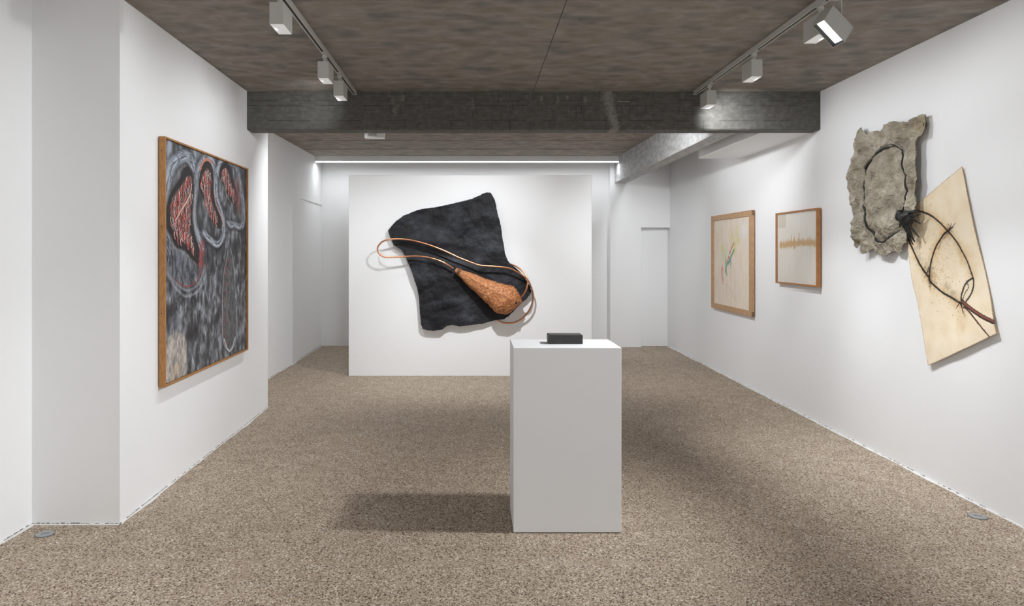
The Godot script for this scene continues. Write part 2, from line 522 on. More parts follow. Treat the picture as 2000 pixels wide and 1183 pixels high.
const C_RED_A := [0.054, 0.288, 0.081, 0.227, 0.149, 0.181, 0.221, 0.128, 0.270, 0.127, 0.277, 0.200, 0.258, 0.274, 0.251, 0.352, 0.283, 0.409, 0.296, 0.451, 0.233, 0.436, 0.173, 0.416, 0.115, 0.392, 0.070, 0.350]
const C_RED_B := [0.368, 0.143, 0.402, 0.085, 0.458, 0.061, 0.502, 0.106, 0.487, 0.170, 0.516, 0.229, 0.577, 0.294, 0.531, 0.308, 0.458, 0.250, 0.402, 0.194]
const C_RED_C := [0.624, 0.063, 0.688, 0.026, 0.739, 0.061, 0.773, 0.106, 0.826, 0.150, 0.817, 0.188, 0.756, 0.157, 0.672, 0.111]
const C_SHELL_A := [0.006, 0.224, 0.033, 0.155, 0.070, 0.097, 0.138, 0.058, 0.208, 0.038, 0.270, 0.060, 0.309, 0.123, 0.296, 0.198, 0.283, 0.304, 0.322, 0.376, 0.388, 0.450]
const C_SHELL_A2 := [0.006, 0.386, 0.038, 0.437, 0.022, 0.500]
const C_SHELL_B := [0.335, 0.120, 0.361, 0.063, 0.416, 0.023, 0.487, 0.013, 0.531, 0.046, 0.546, 0.124, 0.562, 0.197, 0.624, 0.262, 0.656, 0.325, 0.640, 0.390, 0.562, 0.421, 0.473, 0.400, 0.402, 0.368]
const C_SHELL_C := [0.577, 0.069, 0.608, 0.019, 0.688, -0.004, 0.826, -0.011, 0.880, 0.057, 0.927, 0.141, 0.955, 0.229, 0.936, 0.313, 0.826, 0.318, 0.722, 0.310]
const C_CUP := [0.017, 0.519, 0.049, 0.553, 0.104, 0.589, 0.173, 0.618, 0.233, 0.629, 0.309, 0.617, 0.375, 0.580, 0.402, 0.538]
const C_STEM_L := [0.713, 0.449, 0.688, 0.509, 0.656, 0.567, 0.637, 0.684, 0.640, 0.802, 0.640, 0.884, 0.672, 0.942, 0.739, 0.978]
const C_STEM_R := [0.756, 0.443, 0.790, 0.510, 0.808, 0.584, 0.826, 0.697, 0.847, 0.823, 0.835, 0.909, 0.808, 0.955, 0.739, 0.978]
const C_BLOB := [0.022, 0.834, 0.049, 0.809, 0.126, 0.801, 0.196, 0.828, 0.215, 0.891, 0.196, 0.985, 0.092, 0.991, -0.004, 0.986, -0.009, 0.858]
const A_RED1 := [0.575, 0.285, 0.520, 0.340, 0.468, 0.401]
const A_RED2 := [0.446, 0.426, 0.415, 0.464, 0.374, 0.508]
const A_LEAF := [0.254, 0.542, 0.221, 0.633, 0.267, 0.752, 0.293, 0.656, 0.260, 0.548]
const A_TEAL := [0.590, 0.352, 0.514, 0.426, 0.437, 0.488, 0.374, 0.540, 0.364, 0.578, 0.390, 0.646]
const A_BLUE := [0.489, 0.475, 0.421, 0.526]
const A_YEL := [0.664, 0.148, 0.260, 0.312, 0.544, 0.193, 0.693, 0.245, 0.605, 0.304, 0.605, 0.352]
const A_GRN := [0.342, 0.477, 0.342, 0.578, 0.483, 0.488]
const A_PEN := [0.342, 0.742, 0.483, 0.809, 0.664, 0.931]
const B_BAND := [0.062, 0.457, 0.188, 0.454, 0.321, 0.446, 0.429, 0.442, 0.575, 0.433, 0.716, 0.432, 0.852, 0.437, 1.020, 0.451]


# ---------------------------------------------------------------- lamps
func wall_spot(at: Vector3, aim: Vector3, angle: float, soft: float, energy: float, parent: Node3D, color := LAMP_COLOR, size := 0.05) -> void:
	var l := SpotLight3D.new()
	l.name = "lamp_light"
	l.light_color = color
	l.light_energy = energy
	l.spot_range = 14.0
	l.spot_attenuation = 2.0
	l.spot_angle = angle
	l.spot_angle_attenuation = soft
	l.light_size = size
	l.shadow_enabled = true
	parent.add_child(l, true)
	var up := Vector3.FORWARD if absf(aim.normalized().dot(Vector3.UP)) > 0.95 else Vector3.UP
	l.transform = Transform3D(Basis.looking_at(aim, up), at)

func make_head(parent: Node3D) -> void:
	# hanging box head, origin under the middle of its stem on the track; 76 x 117 x 169 mm
	var st := new_st()
	box(st, Vector3(-.038, -.175, -.119), Vector3(.038, -.058, .05), .0015)
	commit("housing", st, fixture, parent)
	st = new_st()
	box(st, Vector3(-.0345, -.1765, -.1155), Vector3(.0345, -.174, .0465), .0005)
	commit("lamp_diffuser", st, glow_soft, parent)
	st = new_st()
	lathe(st, [[.0, -.06], [.012, -.06], [.012, -.028], [.019, -.024], [.019, -.008], [.014, 0.0], [0.0, 0.0]], 20)
	commit("stem", st, fixture, parent)
	st = new_st()
	box(st, Vector3(-.012, -.006, -.03), Vector3(.012, .004, .06), .001)
	commit("track_adapter", st, fixture, parent)

func make_track(called: String, label: String, x: float, d0: float, d1: float, top: float) -> void:
	var t := thing(called, label, "track", P(x, top, (d0 + d1) / 2.0), "lighting tracks on the ceiling")
	var h := (d1 - d0) / 2.0
	var st := new_st()
	for s in [-1.0, 1.0]:
		box(st, Vector3(s * .0165, -.035, -h), Vector3(s * .0085, 0, h), .0006)
	box(st, Vector3(-.0085, -.012, -h), Vector3(.0085, 0, h))
	commit("rail", st, fixture, t)
	st = new_st()
	box(st, Vector3(-.0085, -.03, -h + .004), Vector3(.0085, -.0125, h - .004))
	commit("slot", st, fixture_dark, t)
	for s in [-1.0, 1.0]:
		st = new_st()
		box(st, Vector3(-.0165, -.0355, s * h - .004), Vector3(.0165, 0, s * h + .004), .0006)
		commit("end_cap", st, fixture, t)

func build_lamps() -> void:
	var lx := -1.0355
	var rx := 1.931
	make_track("lighting_track", "grey track on the main ceiling that carries the three left hanging lamps", lx, -1.3, 5.955, 2.91)
	make_track("lighting_track", "grey track on the main ceiling that carries the glowing tilted lamp", rx, -1.3, 5.945, 2.91)
	make_track("lighting_track", "short grey track behind the beam above the single white lamp", lx, 6.4, 7.9, 2.932)
	make_track("lighting_track", "unseen short grey track behind the middle of the beam, for the unseen panel lamp", .15, 6.3, 6.95, 2.932)  # this and the next track are out of view, carrying unseen lamps
	make_track("lighting_track", "unseen short grey track behind the beam beside the concrete rib, for an unseen lamp", 1.2, 6.2, 6.8, 2.932)
	var spots := [
		[lx, 3.586, "grey box lamp hanging nearest the camera on the left track, cut by the picture's top"],
		[lx, 4.695, "grey box lamp in the middle of the three on the left track"],
		[lx, 5.227, "grey box lamp at the beam end of the left track"],
		[rx, 5.535, "grey box lamp at the beam end of the right track"],
		[rx, 4.65, "grey box lamp hanging between the beam lamp and the tilted lamp on the right track"],
		[rx, 3.75, "grey box lamp hanging half hidden behind the glowing tilted lamp"],
		[lx, 2.3, "first unseen grey box lamp past the picture edge on the left track, counted from the beam"], [lx, 1.0, "second unseen grey box lamp past the picture edge on the left track, counted from the beam"], [lx, -0.5, "third unseen grey box lamp past the picture edge on the left track, counted from the beam"], [rx, 2.35, "first unseen grey box lamp past the picture edge on the right track, counted from the beam"], [rx, 1.0, "second unseen grey box lamp past the picture edge on the right track, counted from the beam"], [rx, -0.5, "third unseen grey box lamp past the picture edge on the right track, counted from the beam"]]  # these six are out of view, placed to light the near walls
	var proto: Node3D
	for s in spots:
		var o: Node3D
		var words: String = s[2]
		if proto == null:
			o = thing("track_lamp", words, "lamp", Vector3.ZERO, "hanging box lamps on the tracks")
			make_head(o)
			proto = o
		else:
			o = proto.duplicate()
			o.name = numbered("track_lamp")
			for c in o.get_children():
				if c is Light3D: c.free()
			add_child(o)
			tag(o, words, "lamp", "hanging box lamps on the tracks")
		o.position = P(s[0], 2.875, s[1] + .05)
		var side := -1.0 if s[0] < 0.0 else 1.0
		# an asymmetric washer: light for the upper, the middle and the lower wall
		var key: String = ("left" if side < 0.0 else "right") if s[1] > 3.0 else ("left_near" if side < 0.0 else "right_near")
		for part in [[58.0, 57.0, 0.9, "_high"], [40.0, 30.0, 1.0, "_mid"], [15.0 if side < 0.0 else 19.0, 31.0, 1.0, "_low"]]:
			if G[key + part[3]] <= 0.0: continue
			var a := deg_to_rad(part[0])
			wall_spot(Vector3(side * .012, -.19, -.03), Vector3(side * sin(a), -cos(a), 0), part[1], part[2], G[key + part[3]], o)
		if s[1] in [5.227, 5.535]:                      # the last heads also graze the beam
			wall_spot(Vector3(side * .03, -.19, -.06), P(side * .36, .0 if side > 0.0 else .09, .5), 39.0 if side > 0.0 else 34.0, 1.0, G["left_spill" if side < 0.0 else "right_spill"], o)
	# two added fill heads behind the camera throw across the room
	for q in [[lx, 1.7, P(4.0, -1.5, 2.4), "added fill lamp behind the camera turned across to the long right wall", G.fill_cross_right], [rx, 1.7, P(-3.7, -2.69, 1.5), "added fill lamp behind the camera turned across to the painting wall", G.fill_cross_left]]:
		var o := proto.duplicate()
		o.name = numbered("track_lamp")
		for c in o.get_children():
			if c is Light3D: c.free()
		add_child(o)
		tag(o, q[3], "lamp", "hanging box lamps on the tracks")
		o.position = P(q[0], 2.875, q[1] + .05)
		wall_spot(Vector3(0, -.19, -.03), q[2], 42.0 if q[0] < 0.0 else 21.0, 1.0, q[4], o)
	# the lamp turned towards the plinth: an open box with a black lining and a glowing reflector
	var tl := thing("tilted_lamp", "glowing box lamp tilted on its bracket towards the plinth", "lamp", P(1.931, 2.875, 3.6))
	var B := Basis(Vector3(.756, -.635, -.2).normalized(), Vector3(.566, .769, -.303).normalized(), Vector3.ZERO)
	B.y = (B.y - B.x * B.y.dot(B.x)).normalized()
	B.z = B.x.cross(B.y).normalized()
	var face := P(1.872, 2.653, 3.6) - tl.position
	var T := Transform3D(B, face)                       # local: x along, y back into the housing, z across
	var st := new_st()
	var w := .0845
	var k := .038
	for s in [-1.0, 1.0]:
		box(st, Vector3(s * w, 0, -k), Vector3(s * (w - .0025), .117, k), .0004, T)
		box(st, Vector3(-w, 0, s * k), Vector3(w, .117, s * (k - .0025)), .0004, T)
	box(st, Vector3(-w, .114, -k), Vector3(w, .117, k), .0004, T)
	commit("housing", st, fixture, tl)
	st = new_st()
	for s in [-1.0, 1.0]:
		box(st, Vector3(s * (w - .0027), .0008, -k + .003), Vector3(s * (w - .004), .05, k - .003), 0, T)
		box(st, Vector3(-w + .003, .0008, s * (k - .0027)), Vector3(w - .003, .05, s * (k - .004)), 0, T)
	commit("lining", st, mat(lin(.003), .8), tl)
	st = new_st()
	box(st, Vector3(-w + .005, .026, -k + .005), Vector3(w - .005, .03, k - .005), 0, T)
	commit("lamp_reflector", st, glow_hard, tl)
	st = new_st()
	box(st, Vector3(-.012, -.02, -.05), Vector3(.012, .004, .04), .001)
	box(st, Vector3(-.028, -.03, -.056), Vector3(.028, -.02, -.02), .001)
	box(st, Vector3(.024, -.19, -.054), Vector3(.029, -.02, -.03), .001)
	commit("bracket", st, fixture, tl)
	st = new_st()
	box(st, Vector3(.028, -.165, -.05), Vector3(.036, -.15, -.035), .001)
	commit("tilt_screw", st, fixture, tl)
	wall_spot(face - B.y * .03, Vector3(-.765, -.64, -.02), 51.0, 0.85, G.tilted, tl, LAMP_COLOR, 0.07)
	# two lamps behind the beam that light the free-standing panel, the second unseen
	for q in [[lx, 7.15, 2.895, "white box lamp behind the beam, its lower half showing under the beam", .1, G.panel_left, G.panel_left_low], [.15, 6.6, 2.9, "unseen white box lamp above the middle of the beam, lighting the panel", .0, G.panel_right, G.panel_right_low]]:
		var o := thing("panel_lamp", q[3], "lamp", P(q[0], q[2], q[1]), "white lamps behind the beam")
		st = new_st()
		box(st, Vector3(-.102, -.2, -.05), Vector3(.102, -.06, .04), .002)
		commit("housing", st, mat(lin(0.88), 0.6), o)
		st = new_st()
		box(st, Vector3(-.06, -.185, .04), Vector3(.02, -.15, .052), .002)
		commit("control_gear", st, fixture, o)
		st = new_st()
		lathe(st, [[.0, -.062], [.014, -.062], [.014, .002], [0.0, .002]], 16)
		commit("stem", st, fixture, o)
		st = new_st()
		box(st, Vector3(-.09, -.19, -.054), Vector3(.09, -.07, -.05), .001)
		commit("lamp_diffuser", st, glow_soft, o)
		wall_spot(Vector3(0, -.13, -.075), P(q[4] - q[0], -1.75, 1.15), 66.0, 0.9, q[5], o, LAMP_COLOR, 0.03)
		wall_spot(Vector3(0, -.13, -.075), P(q[4] - q[0], -2.3, 1.2), 34.0, 1.0, q[6], o, LAMP_COLOR, 0.03)
	# an unseen washer placed to light the set-back left wall, hidden above the beam's lower edge
	var rl := thing("unseen_wall_lamp", "unseen small white box lamp behind the beam that washes the set-back left wall", "lamp", P(lx, 2.9, 6.42))
	st = new_st()
	box(st, Vector3(-.038, -.175, -.08), Vector3(.038, -.05, .08), .0015)
	commit("housing", st, mat(lin(0.8), 0.6), rl)
	st = new_st()
	box(st, Vector3(-.034, -.178, -.076), Vector3(.034, -.174, .076), .0005)
	commit("lamp_diffuser", st, glow_soft, rl)
	st = new_st()
	lathe(st, [[.0, -.052], [.014, -.052], [.014, .002], [0.0, .002]], 16)
	commit("stem", st, fixture, rl)
	wall_spot(Vector3(-.012, -.195, 0), P(-.75, -1.0, .8), 60.0, 1.0, G.left_far, rl)
	# its unseen neighbour, placed to light the long right wall, hanging above the middle of the room
	var cl := rl.duplicate()
	cl.name = numbered("unseen_wall_lamp")
	for c in cl.get_children():
		if c is Light3D: c.free()
	add_child(cl)
	tag(cl, "unseen small white box lamp behind the beam that faces the two framed drawings", "lamp")
	cl.position = P(1.2, 2.9, 6.42)
	wall_spot(Vector3(.012, -.195, 0), P(1.9, -1.4, 1.8), 54.0, 1.0, G.cross_right, cl)
	# a small unseen lamp that lights the end of the right aisle, hidden from the camera by the rib and the soffit
	var al := thing("unseen_aisle_lamp", "unseen small white box lamp in the right aisle between the rib and the wall", "lamp", P(2.5, 2.95, 8.0))
	st = new_st()
	box(st, Vector3(-.05, -.1, -.09), Vector3(.05, .02, .09), .002)
	commit("housing", st, mat(lin(0.8), 0.6), al)
	st = new_st()
	box(st, Vector3(-.044, -.103, -.084), Vector3(.044, -.099, .084), .001)
	commit("lamp_diffuser", st, glow_soft, al)
	wall_spot(Vector3(0, -.12, 0), P(-.2, -.62, 1), 38.0, 1.0, G.aisle, al)
	# light strip along the bulkhead at the far wall
	var strip := thing("light_strip", "thin bright light strip along the top of the far wall", "lamp", P(-.1, 2.9, 10.52))
	st = new_st()
	box(st, Vector3(-2.33, -.012, -.012), Vector3(2.335, .008, .012), .002)
	var bar := mat(lin(0.9), 0.6)
	bar.emission_enabled = true
	bar.emission_energy_multiplier = 1.6
	bar.emission = Color(0.97, 0.985, 1.0)
	commit("glowing_tube", st, bar, strip)
	st = new_st()
	box(st, Vector3(-2.335, .008, -.018), Vector3(2.338, .014, .018), .001)
	commit("light_profile", st, mat(lin(0.7), 0.6), strip)
	for i in 3:
		var l := AreaLight3D.new()
		l.name = "strip_light"
		l.area_size = Vector2(1.54, .022)
		l.light_energy = G.strip
		l.light_color = Color(0.97, 0.985, 1.0)
		l.area_range = 8.0
		l.area_attenuation = 2.0
		l.shadow_enabled = true
		strip.add_child(l, true)
		l.transform = Transform3D(Basis.looking_at(Vector3.DOWN, Vector3.FORWARD), Vector3(-1.55 + 1.55 * i, -.03, -.01))


# ---------------------------------------------------------------- the room
func build_shell() -> void:
	var st := new_st()
	# floor: exposed aggregate
	var agg := mat(Color.WHITE, 0.7)
	var cells := noise(0.185, 1, FastNoiseLite.TYPE_CELLULAR, 4)
	cells.cellular_return_type = FastNoiseLite.RETURN_CELL_VALUE
	var g := ramp([[0.0, lin(0.035, 0.025, 0.018)], [0.06, lin(0.09, 0.06, 0.04)], [0.13, lin(0.2, 0.13, 0.085)], [0.24, lin(0.32, 0.236, 0.162)], [0.4, lin(0.39, 0.312, 0.23)], [0.62, lin(0.432, 0.356, 0.27)], [0.86, lin(0.49, 0.413, 0.328)], [0.95, lin(0.68, 0.61, 0.52)], [1.0, lin(0.8, 0.74, 0.66)]])
	agg.albedo_texture = noise_tex(2048, cells, g)
	world_map(agg, Vector3.ONE * 0.45)
	detail(agg, noise_tex(512, noise(0.02, 5, FastNoiseLite.TYPE_SIMPLEX_SMOOTH, 9), ramp([[0.0, rgb8(232, 228, 224)], [0.5, rgb8(246, 243, 240)], [1.0, rgb8(255, 255, 255)]])), Vector3.ONE * 0.5)
	var bumps := noise(0.185, 1, FastNoiseLite.TYPE_CELLULAR, 4)
	bumps.cellular_return_type = FastNoiseLite.RETURN_DISTANCE
	agg.heightmap_enabled = true
	agg.heightmap_texture = noise_tex(1024, bumps)
	agg.heightmap_flip_texture = true
	agg.heightmap_scale = 0.15
	box(st, P(-2.9, -.2, -1.9), P(3.6, 0, 11.4))
	tag(commit("floor", st, agg), "speckled beige exposed aggregate floor of the whole gallery", "floor", "", "structure")
	# walls
	st = new_st()
	prism_y(st, [[left_wall(3.77), 3.77], [left_wall(6.61), 6.61], [-2.8, 6.61], [-2.8, 3.77]], 0, 3.1)
	tag(commit("wall_left", st, white), "white wall projecting on the left that carries the large grey painting", "wall", "", "structure")
	st = new_st()
	box(st, P(-2.8, 0, -1.8), P(-2.44, 3.1, 3.77))
	tag(commit("wall_left_near", st, white), "white wall set back at the picture's left edge beside the camera", "wall", "", "structure")
	st = new_st()
	box(st, P(-2.8, 0, 6.61), P(-2.44, 3.1, 9.59))
	box(st, P(-2.8, 2.262, 9.59), P(-2.44, 3.1, 11.0))
	box(st, P(-2.8, 0, 9.59), P(-2.455, 2.262, 11.0))
	tag(commit("wall_left_far", st, white), "white wall set back behind the painting wall with a shallow tall recess", "wall", "", "structure")
	st = new_st()
	box(st, P(-2.8, 0, 11.0), P(2.169, 3.1, 11.3))
	tag(commit("wall_back", st, white), "white far wall behind the free-standing panel under the light strip", "wall", "", "structure")
	st = new_st()
	box(st, P(2.169, 0, 10.83), P(2.66, 3.1, 11.3))
	box(st, P(2.66, 1.898, 10.83), P(3.5, 3.1, 11.3))
	box(st, P(2.66, 0, 10.97), P(3.5, 1.898, 11.3))
	tag(commit("wall_back_right", st, white), "white far wall at the end of the right aisle with a low doorway recess", "wall", "", "structure")
	st = new_st()
	prism_y(st, [[right_wall(-1.8), -1.8], [right_wall(11.3), 11.3], [3.5, 11.3], [3.5, -1.8]], 0, 3.1)
	tag(commit("wall_right", st, white), "long white wall on the right with the two framed drawings and the hide work", "wall", "", "structure")
	st = new_st()
	box(st, P(-2.9, 0, -1.95), P(3.6, 3.1, -1.7))
	tag(commit("wall_front", st, white), "white wall that closes the gallery behind the camera", "wall", "", "structure")
	var front_fill := thing("fill_panel_1", "added frosted fill panel glowing on the wall behind the camera", "fill_panel", P(.4, 1.45, -1.69))  # added front fill: a glowing frosted panel with an area light
	front_fill.set_meta("kind", "structure")
	st = new_st()
	box(st, Vector3(-1.8, -1.0, -.012), Vector3(1.8, 1.0, .0))
	commit("fill_pane", st, glow_soft, front_fill)
	st = new_st()
	for x in [-1.84, 0.0, 1.84]: box(st, Vector3(x - .03, -1.04, -.03), Vector3(x + .03, 1.04, .01), .003)
	for y in [-1.04, 1.04]: box(st, Vector3(-1.87, y - .03, -.03), Vector3(1.87, y + .03, .01), .003)
	commit("fill_frame", st, fixture, front_fill)
	var fill_area := AreaLight3D.new()
	fill_area.name = "fill_light"
	fill_area.area_size = Vector2(3.6, 2.0)
	fill_area.light_energy = G.fill_panel
	fill_area.light_color = LAMP_COLOR
	fill_area.area_range = 16.0
	fill_area.area_attenuation = 2.0
	fill_area.shadow_enabled = true
	front_fill.add_child(fill_area, true)
	fill_area.position = Vector3(0, 0, -.05)
	# ragged plaster lip and dark joint where the walls meet the floor
	var lip := mat(lin(0.72, 0.71, 0.69), 0.8)
	var runs := [[[-2.44, -1.7], [-2.44, 3.77]], [[-2.44, 3.77], [-1.954, 3.77]], [[-1.954, 3.77], [left_wall(6.61), 6.61]], [[-2.44, 6.62], [-2.44, 9.59]], [[right_wall(10.9), 10.9], [right_wall(-1.7), -1.7]], [[-2.44, 9.59], [-2.44, 11.0]]]
	var sides := [[1, 0], [0, -1], [1, 0], [1, 0], [-1, 0], [1, 0]]
	var base_names := ["baseboard_left_near", "baseboard_left_return", "baseboard_left", "baseboard_left_far", "baseboard_right", "baseboard_left_recess"]
	for r in runs.size():
		st = new_st()
		var a := Vector2(runs[r][0][0], runs[r][0][1])
		var b := Vector2(runs[r][1][0], runs[r][1][1])
		var out := Vector2(sides[r][0], sides[r][1])
		var n := int(a.distance_to(b) / 0.05)
		var w0 := 0.012
		for i in n:
			var w1 := clampf(w0 + rng.randfn(0, .0035), .006, .022)
			var p := a.lerp(b, float(i) / n)
			var q := a.lerp(b, float(i + 1) / n)
			var mid := P((p.x + q.x) / 2, -.02, (p.y + q.y) / 2)
			var pw := p + out * w0
			var qw := q + out * w1
			quad_out(st, P(p.x, .005, p.y), P(q.x, .005, q.y), P(qw.x, .0035, qw.y), P(pw.x, .0035, pw.y), mid)
			quad_out(st, P(pw.x, .0035, pw.y), P(qw.x, .0035, qw.y), P(qw.x + out.x * .002, -.001, qw.y + out.y * .002), P(pw.x + out.x * .002, -.001, pw.y + out.y * .002), P((p.x + q.x) / 2, .0, (p.y + q.y) / 2))
			w0 = w1
		var bb := commit(base_names[r], st, lip)
		tag(bb, ["ragged white plaster lip along the floor of the near left wall", "ragged white plaster lip along the short wall return facing the camera", "ragged white plaster lip on the floor under the grey painting", "ragged white plaster lip along the set-back left wall", "ragged white plaster lip along the long right wall", "ragged white plaster lip under the shallow far left recess"][r], "skirting", "", "structure")
		var crack := new_st()
		for i in n * 2:
			if rng.randf() < (0.75 if r != 4 else 0.35):
				var p := a.lerp(b, float(i) / (n * 2))
				var q := a.lerp(b, (float(i) + rng.randf_range(.6, 1.0)) / (n * 2))
				var h0 := .0055 + rng.randf() * .003
				var lo := P(minf(p.x, q.x), .0048, minf(p.y, q.y))
				var hi := P(maxf(p.x, q.x), h0, maxf(p.y, q.y))
				if out.x != 0: lo.x -= .002; hi.x += .0022
				else: lo.z += .0022; hi.z -= .002
				box(crack, lo, hi)
		var ck := commit("joint", crack, mat(lin(0.06, 0.055, 0.05), 0.9), bb)
		ck.set_meta("kind", "stuff")
	# main ceiling: formwork panels with open joints under a slab
	st = new_st()
	box(st, P(-2.9, 2.918, -1.9), P(3.6, 3.2, 6.05))
	var slab := tag(commit("ceiling", st, concrete), "dark concrete ceiling of the front bay, cast in large panels", "ceiling", "", "structure") as MeshInstance3D
	var xs := [-2.88, -1.96, .521, 3.58]
	var ds := [-1.88, -.3, .9, 2.1, 3.2, 3.828, 4.573, 5.602, 5.99]
	for i in xs.size() - 1:
		for j in ds.size() - 1:
			st = new_st()
			var gap := .003
			var gx := .004 if i == 0 else .0022
			var drop := 2.91 + rng.randf_range(0, .0012)
			box(st, P(xs[i] + gx, drop, ds[j] + gap), P(xs[i + 1] - (.002 if i else .0), 2.919, ds[j + 1] - gap), .001)
			commit("panel", st, concrete, slab)
	# ceiling behind the beam: wide boards with open slots, rising a little towards the far wall
	var rise := func(d: float) -> float: return 2.953 + 0.0131 * (d - 8.28)
	st = new_st()
	prism_x(st, [[6.0, rise.call(6.0) + .03], [11.4, rise.call(11.4) + .03], [11.4, 3.25], [6.0, 3.25]], -2.9, 3.6)
	var far := tag(commit("ceiling_far", st, concrete), "brown concrete ceiling behind the beam, in wide boards with open slots", "ceiling", "", "structure") as MeshInstance3D
	var cuts := [6.02, 7.3, 8.02, 8.93, 9.74, 10.6]
	for i in cuts.size() - 1:
		st = new_st()
		var a: float = cuts[i]
		var b: float = cuts[i + 1] - .05
		prism_x(st, [[a, rise.call(a)], [b, rise.call(b)], [b, rise.call(b) + .031], [a, rise.call(a) + .031]], -2.88, 3.5)
		commit("board", st, concrete_far, far)
	# bulkhead over the light strip
	st = new_st()
	box(st, P(-2.5, 2.914, 10.49), P(2.24, 3.15, 10.56), .002)
	tag(commit("trim_1", st, white), "white bulkhead above the light strip at the far wall", "bulkhead", "", "structure")
	# beam across the room
	st = SurfaceTool.new()
	st.begin(Mesh.PRIMITIVE_TRIANGLES)
	var prof := [[5.975, 3.1, 0.0], [5.975, 2.91, 0.0], [5.975, 2.583, .90], [5.987, 2.573, .94], [6.13, 2.572, 1.0], [6.13, 3.1, 1.0]]
	var cols := 60
	var bx0 := -2.5
	var bx1 := 3.3
	var edge_noise := noise(0.9, 3, FastNoiseLite.TYPE_SIMPLEX_SMOOTH, 77)
	st.set_smooth_group(-1)
	for i in cols:
		for k in prof.size() - 1:
			var v := []
			for e in [[i, k], [i, k + 1], [i + 1, k + 1], [i + 1, k]]:
				var x: float = bx0 + (bx1 - bx0) * e[0] / cols
				var p = prof[e[1]]
				var dy := edge_noise.get_noise_2d(x * 6.0, e[1]) * .006 if e[1] in [2, 3] else 0.0
				if e[1] in [2, 3]: dy += maxf(0, .012 - absf(x + 1.985) * .2)
				v.append([P(x, p[1] + dy, p[0]), Vector2((x + 1.99) / 5.03, p[2])])
			for q in [0, 2, 1, 0, 3, 2]:
				st.set_uv(v[q][1])
				st.add_vertex(v[q][0])
	var bm := mat(Color.WHITE, 0.72)
	bm.albedo_texture = tex(beam_canvas())
	bm.heightmap_enabled = true
	bm.heightmap_texture = concrete.heightmap_texture
	bm.heightmap_scale = 0.3
	bm.texture_repeat = true
	var beam := commit("ceiling_beam", st, bm)
	tag(beam, "dark concrete beam crossing the room from wall to wall", "beam", "", "structure")
	# rib running from the beam to the far wall
	st = new_st()
	box(st, P(2.235, 2.6, 6.13), P(2.42, 3.2, 10.85), .006)
	tag(commit("ceiling_rib", st, concrete_pale), "pale grey concrete rib running back from the beam to the far wall", "beam", "", "structure")
	# soffit box on the right
	st = new_st()
	prism_y(st, [[2.565, 6.12], [2.565, 7.78], [right_wall(7.78) + .02, 7.78], [right_wall(6.12) + .02, 6.12]], 2.571, 3.1)
	tag(commit("trim_2", st, white), "white boxed soffit between the concrete rib and the right wall", "soffit", "", "structure")
	# free-standing panel
	st = new_st()
	box(st, P(-1.519, 0, 8.297), P(1.438, 2.44, 8.48), .003)
	tag(commit("display_panel", st, white), "free-standing white panel that carries the black sheet work", "partition", "", "structure")

func beam_canvas() -> Image:
	var w := 2048
	var h := 160
	var im := noise_canvas(w, h, noise(0.04, 6, FastNoiseLite.TYPE_SIMPLEX_SMOOTH, 31), 1.3, 1.0, ramp([[0.0, lin(.072, .068, .06)], [0.45, lin(.092, .087, .077)], [0.7, lin(.108, .103, .093)], [1.0, lin(.15, .145, .132)]]))
	# paler left third
	for i in 160:
		var x := rng.randf_range(0, 560) * rng.randf_range(.5, 1.0)
		dab(im, Vector2(x, rng.randf_range(10, 150)), rng.randf_range(20, 60), Color(lin(.21, .21, .195), .045), 1.0)
	for i in 120:
		dab(im, Vector2(rng.randf_range(1500, 2048), rng.randf_range(0, 160)), rng.randf_range(10, 40), Color(lin(.2, .2, .19), .05), 1.0)
	# board joints
	var joint := Color(lin(.035, .033, .03), .6)
	for y in [34, 54, 112]:
		for seg in 26:
			if rng.randf() < .7:
				var x := seg * 80.0 + rng.randf_range(-20, 20)
				stroke(im, PackedVector2Array([Vector2(x, y + rng.randf_range(-1, 1)), Vector2(x + rng.randf_range(40, 90), y + rng.randf_range(-1, 1))]), .8, .8, joint, .6)
	for i in 60:
		var x := rng.randf_range(380, 1700)
		var y: float = [0, 34, 54, 112][rng.randi() % 4]
		stroke(im, PackedVector2Array([Vector2(x, y), Vector2(x + rng.randf_range(-2, 2), y + rng.randf_range(20, 50))]), .8, .8, Color(joint, .45), .6)
	# lime runs
	for s in [[.255, .1, 8, 34], [.258, .38, 8, 26], [.272, .1, 6, 20], [.394, .18, 8, 40], [.513, .1, 5, 20], [.542, .12, 5, 26], [.558, .1, 4, 16], [.59, .14, 5, 18]]:
		for i in 60:
			var y: float = s[1] * h + rng.randf() * s[3]
			dab(im, Vector2(s[0] * w + rng.randfn(0, s[2] * .5), y), rng.randf_range(2, 5), Color(lin(.22, .195, .165), .3), .9)
	for i in 700:
		var v := rng.randf()
		var cx := lerpf(.627, .641, clampf(v * 1.2, 0, 1)) * w
		dab(im, Vector2(cx + rng.randfn(0, 12 - 5 * v), v * h), rng.randf_range(2.5, 8), Color(lin(.27, .25, .225), .3), .9)
	for i in 260:
		dab(im, Vector2(rng.randf_range(0, w), rng.randf_range(0, h)), rng.randf_range(.6, 1.6), Color(lin(.4, .38, .34), .5), .5)
		dab(im, Vector2(rng.randf_range(0, w), rng.randf_range(0, h)), rng.randf_range(.6, 2.0), Color(lin(.02), .5), .5)
	stroke(im, PackedVector2Array([Vector2(1325, 38), Vector2(1365, 39)]), 1.2, 1.0, Color(lin(.5, .42, .35), .7), .5)
	return im


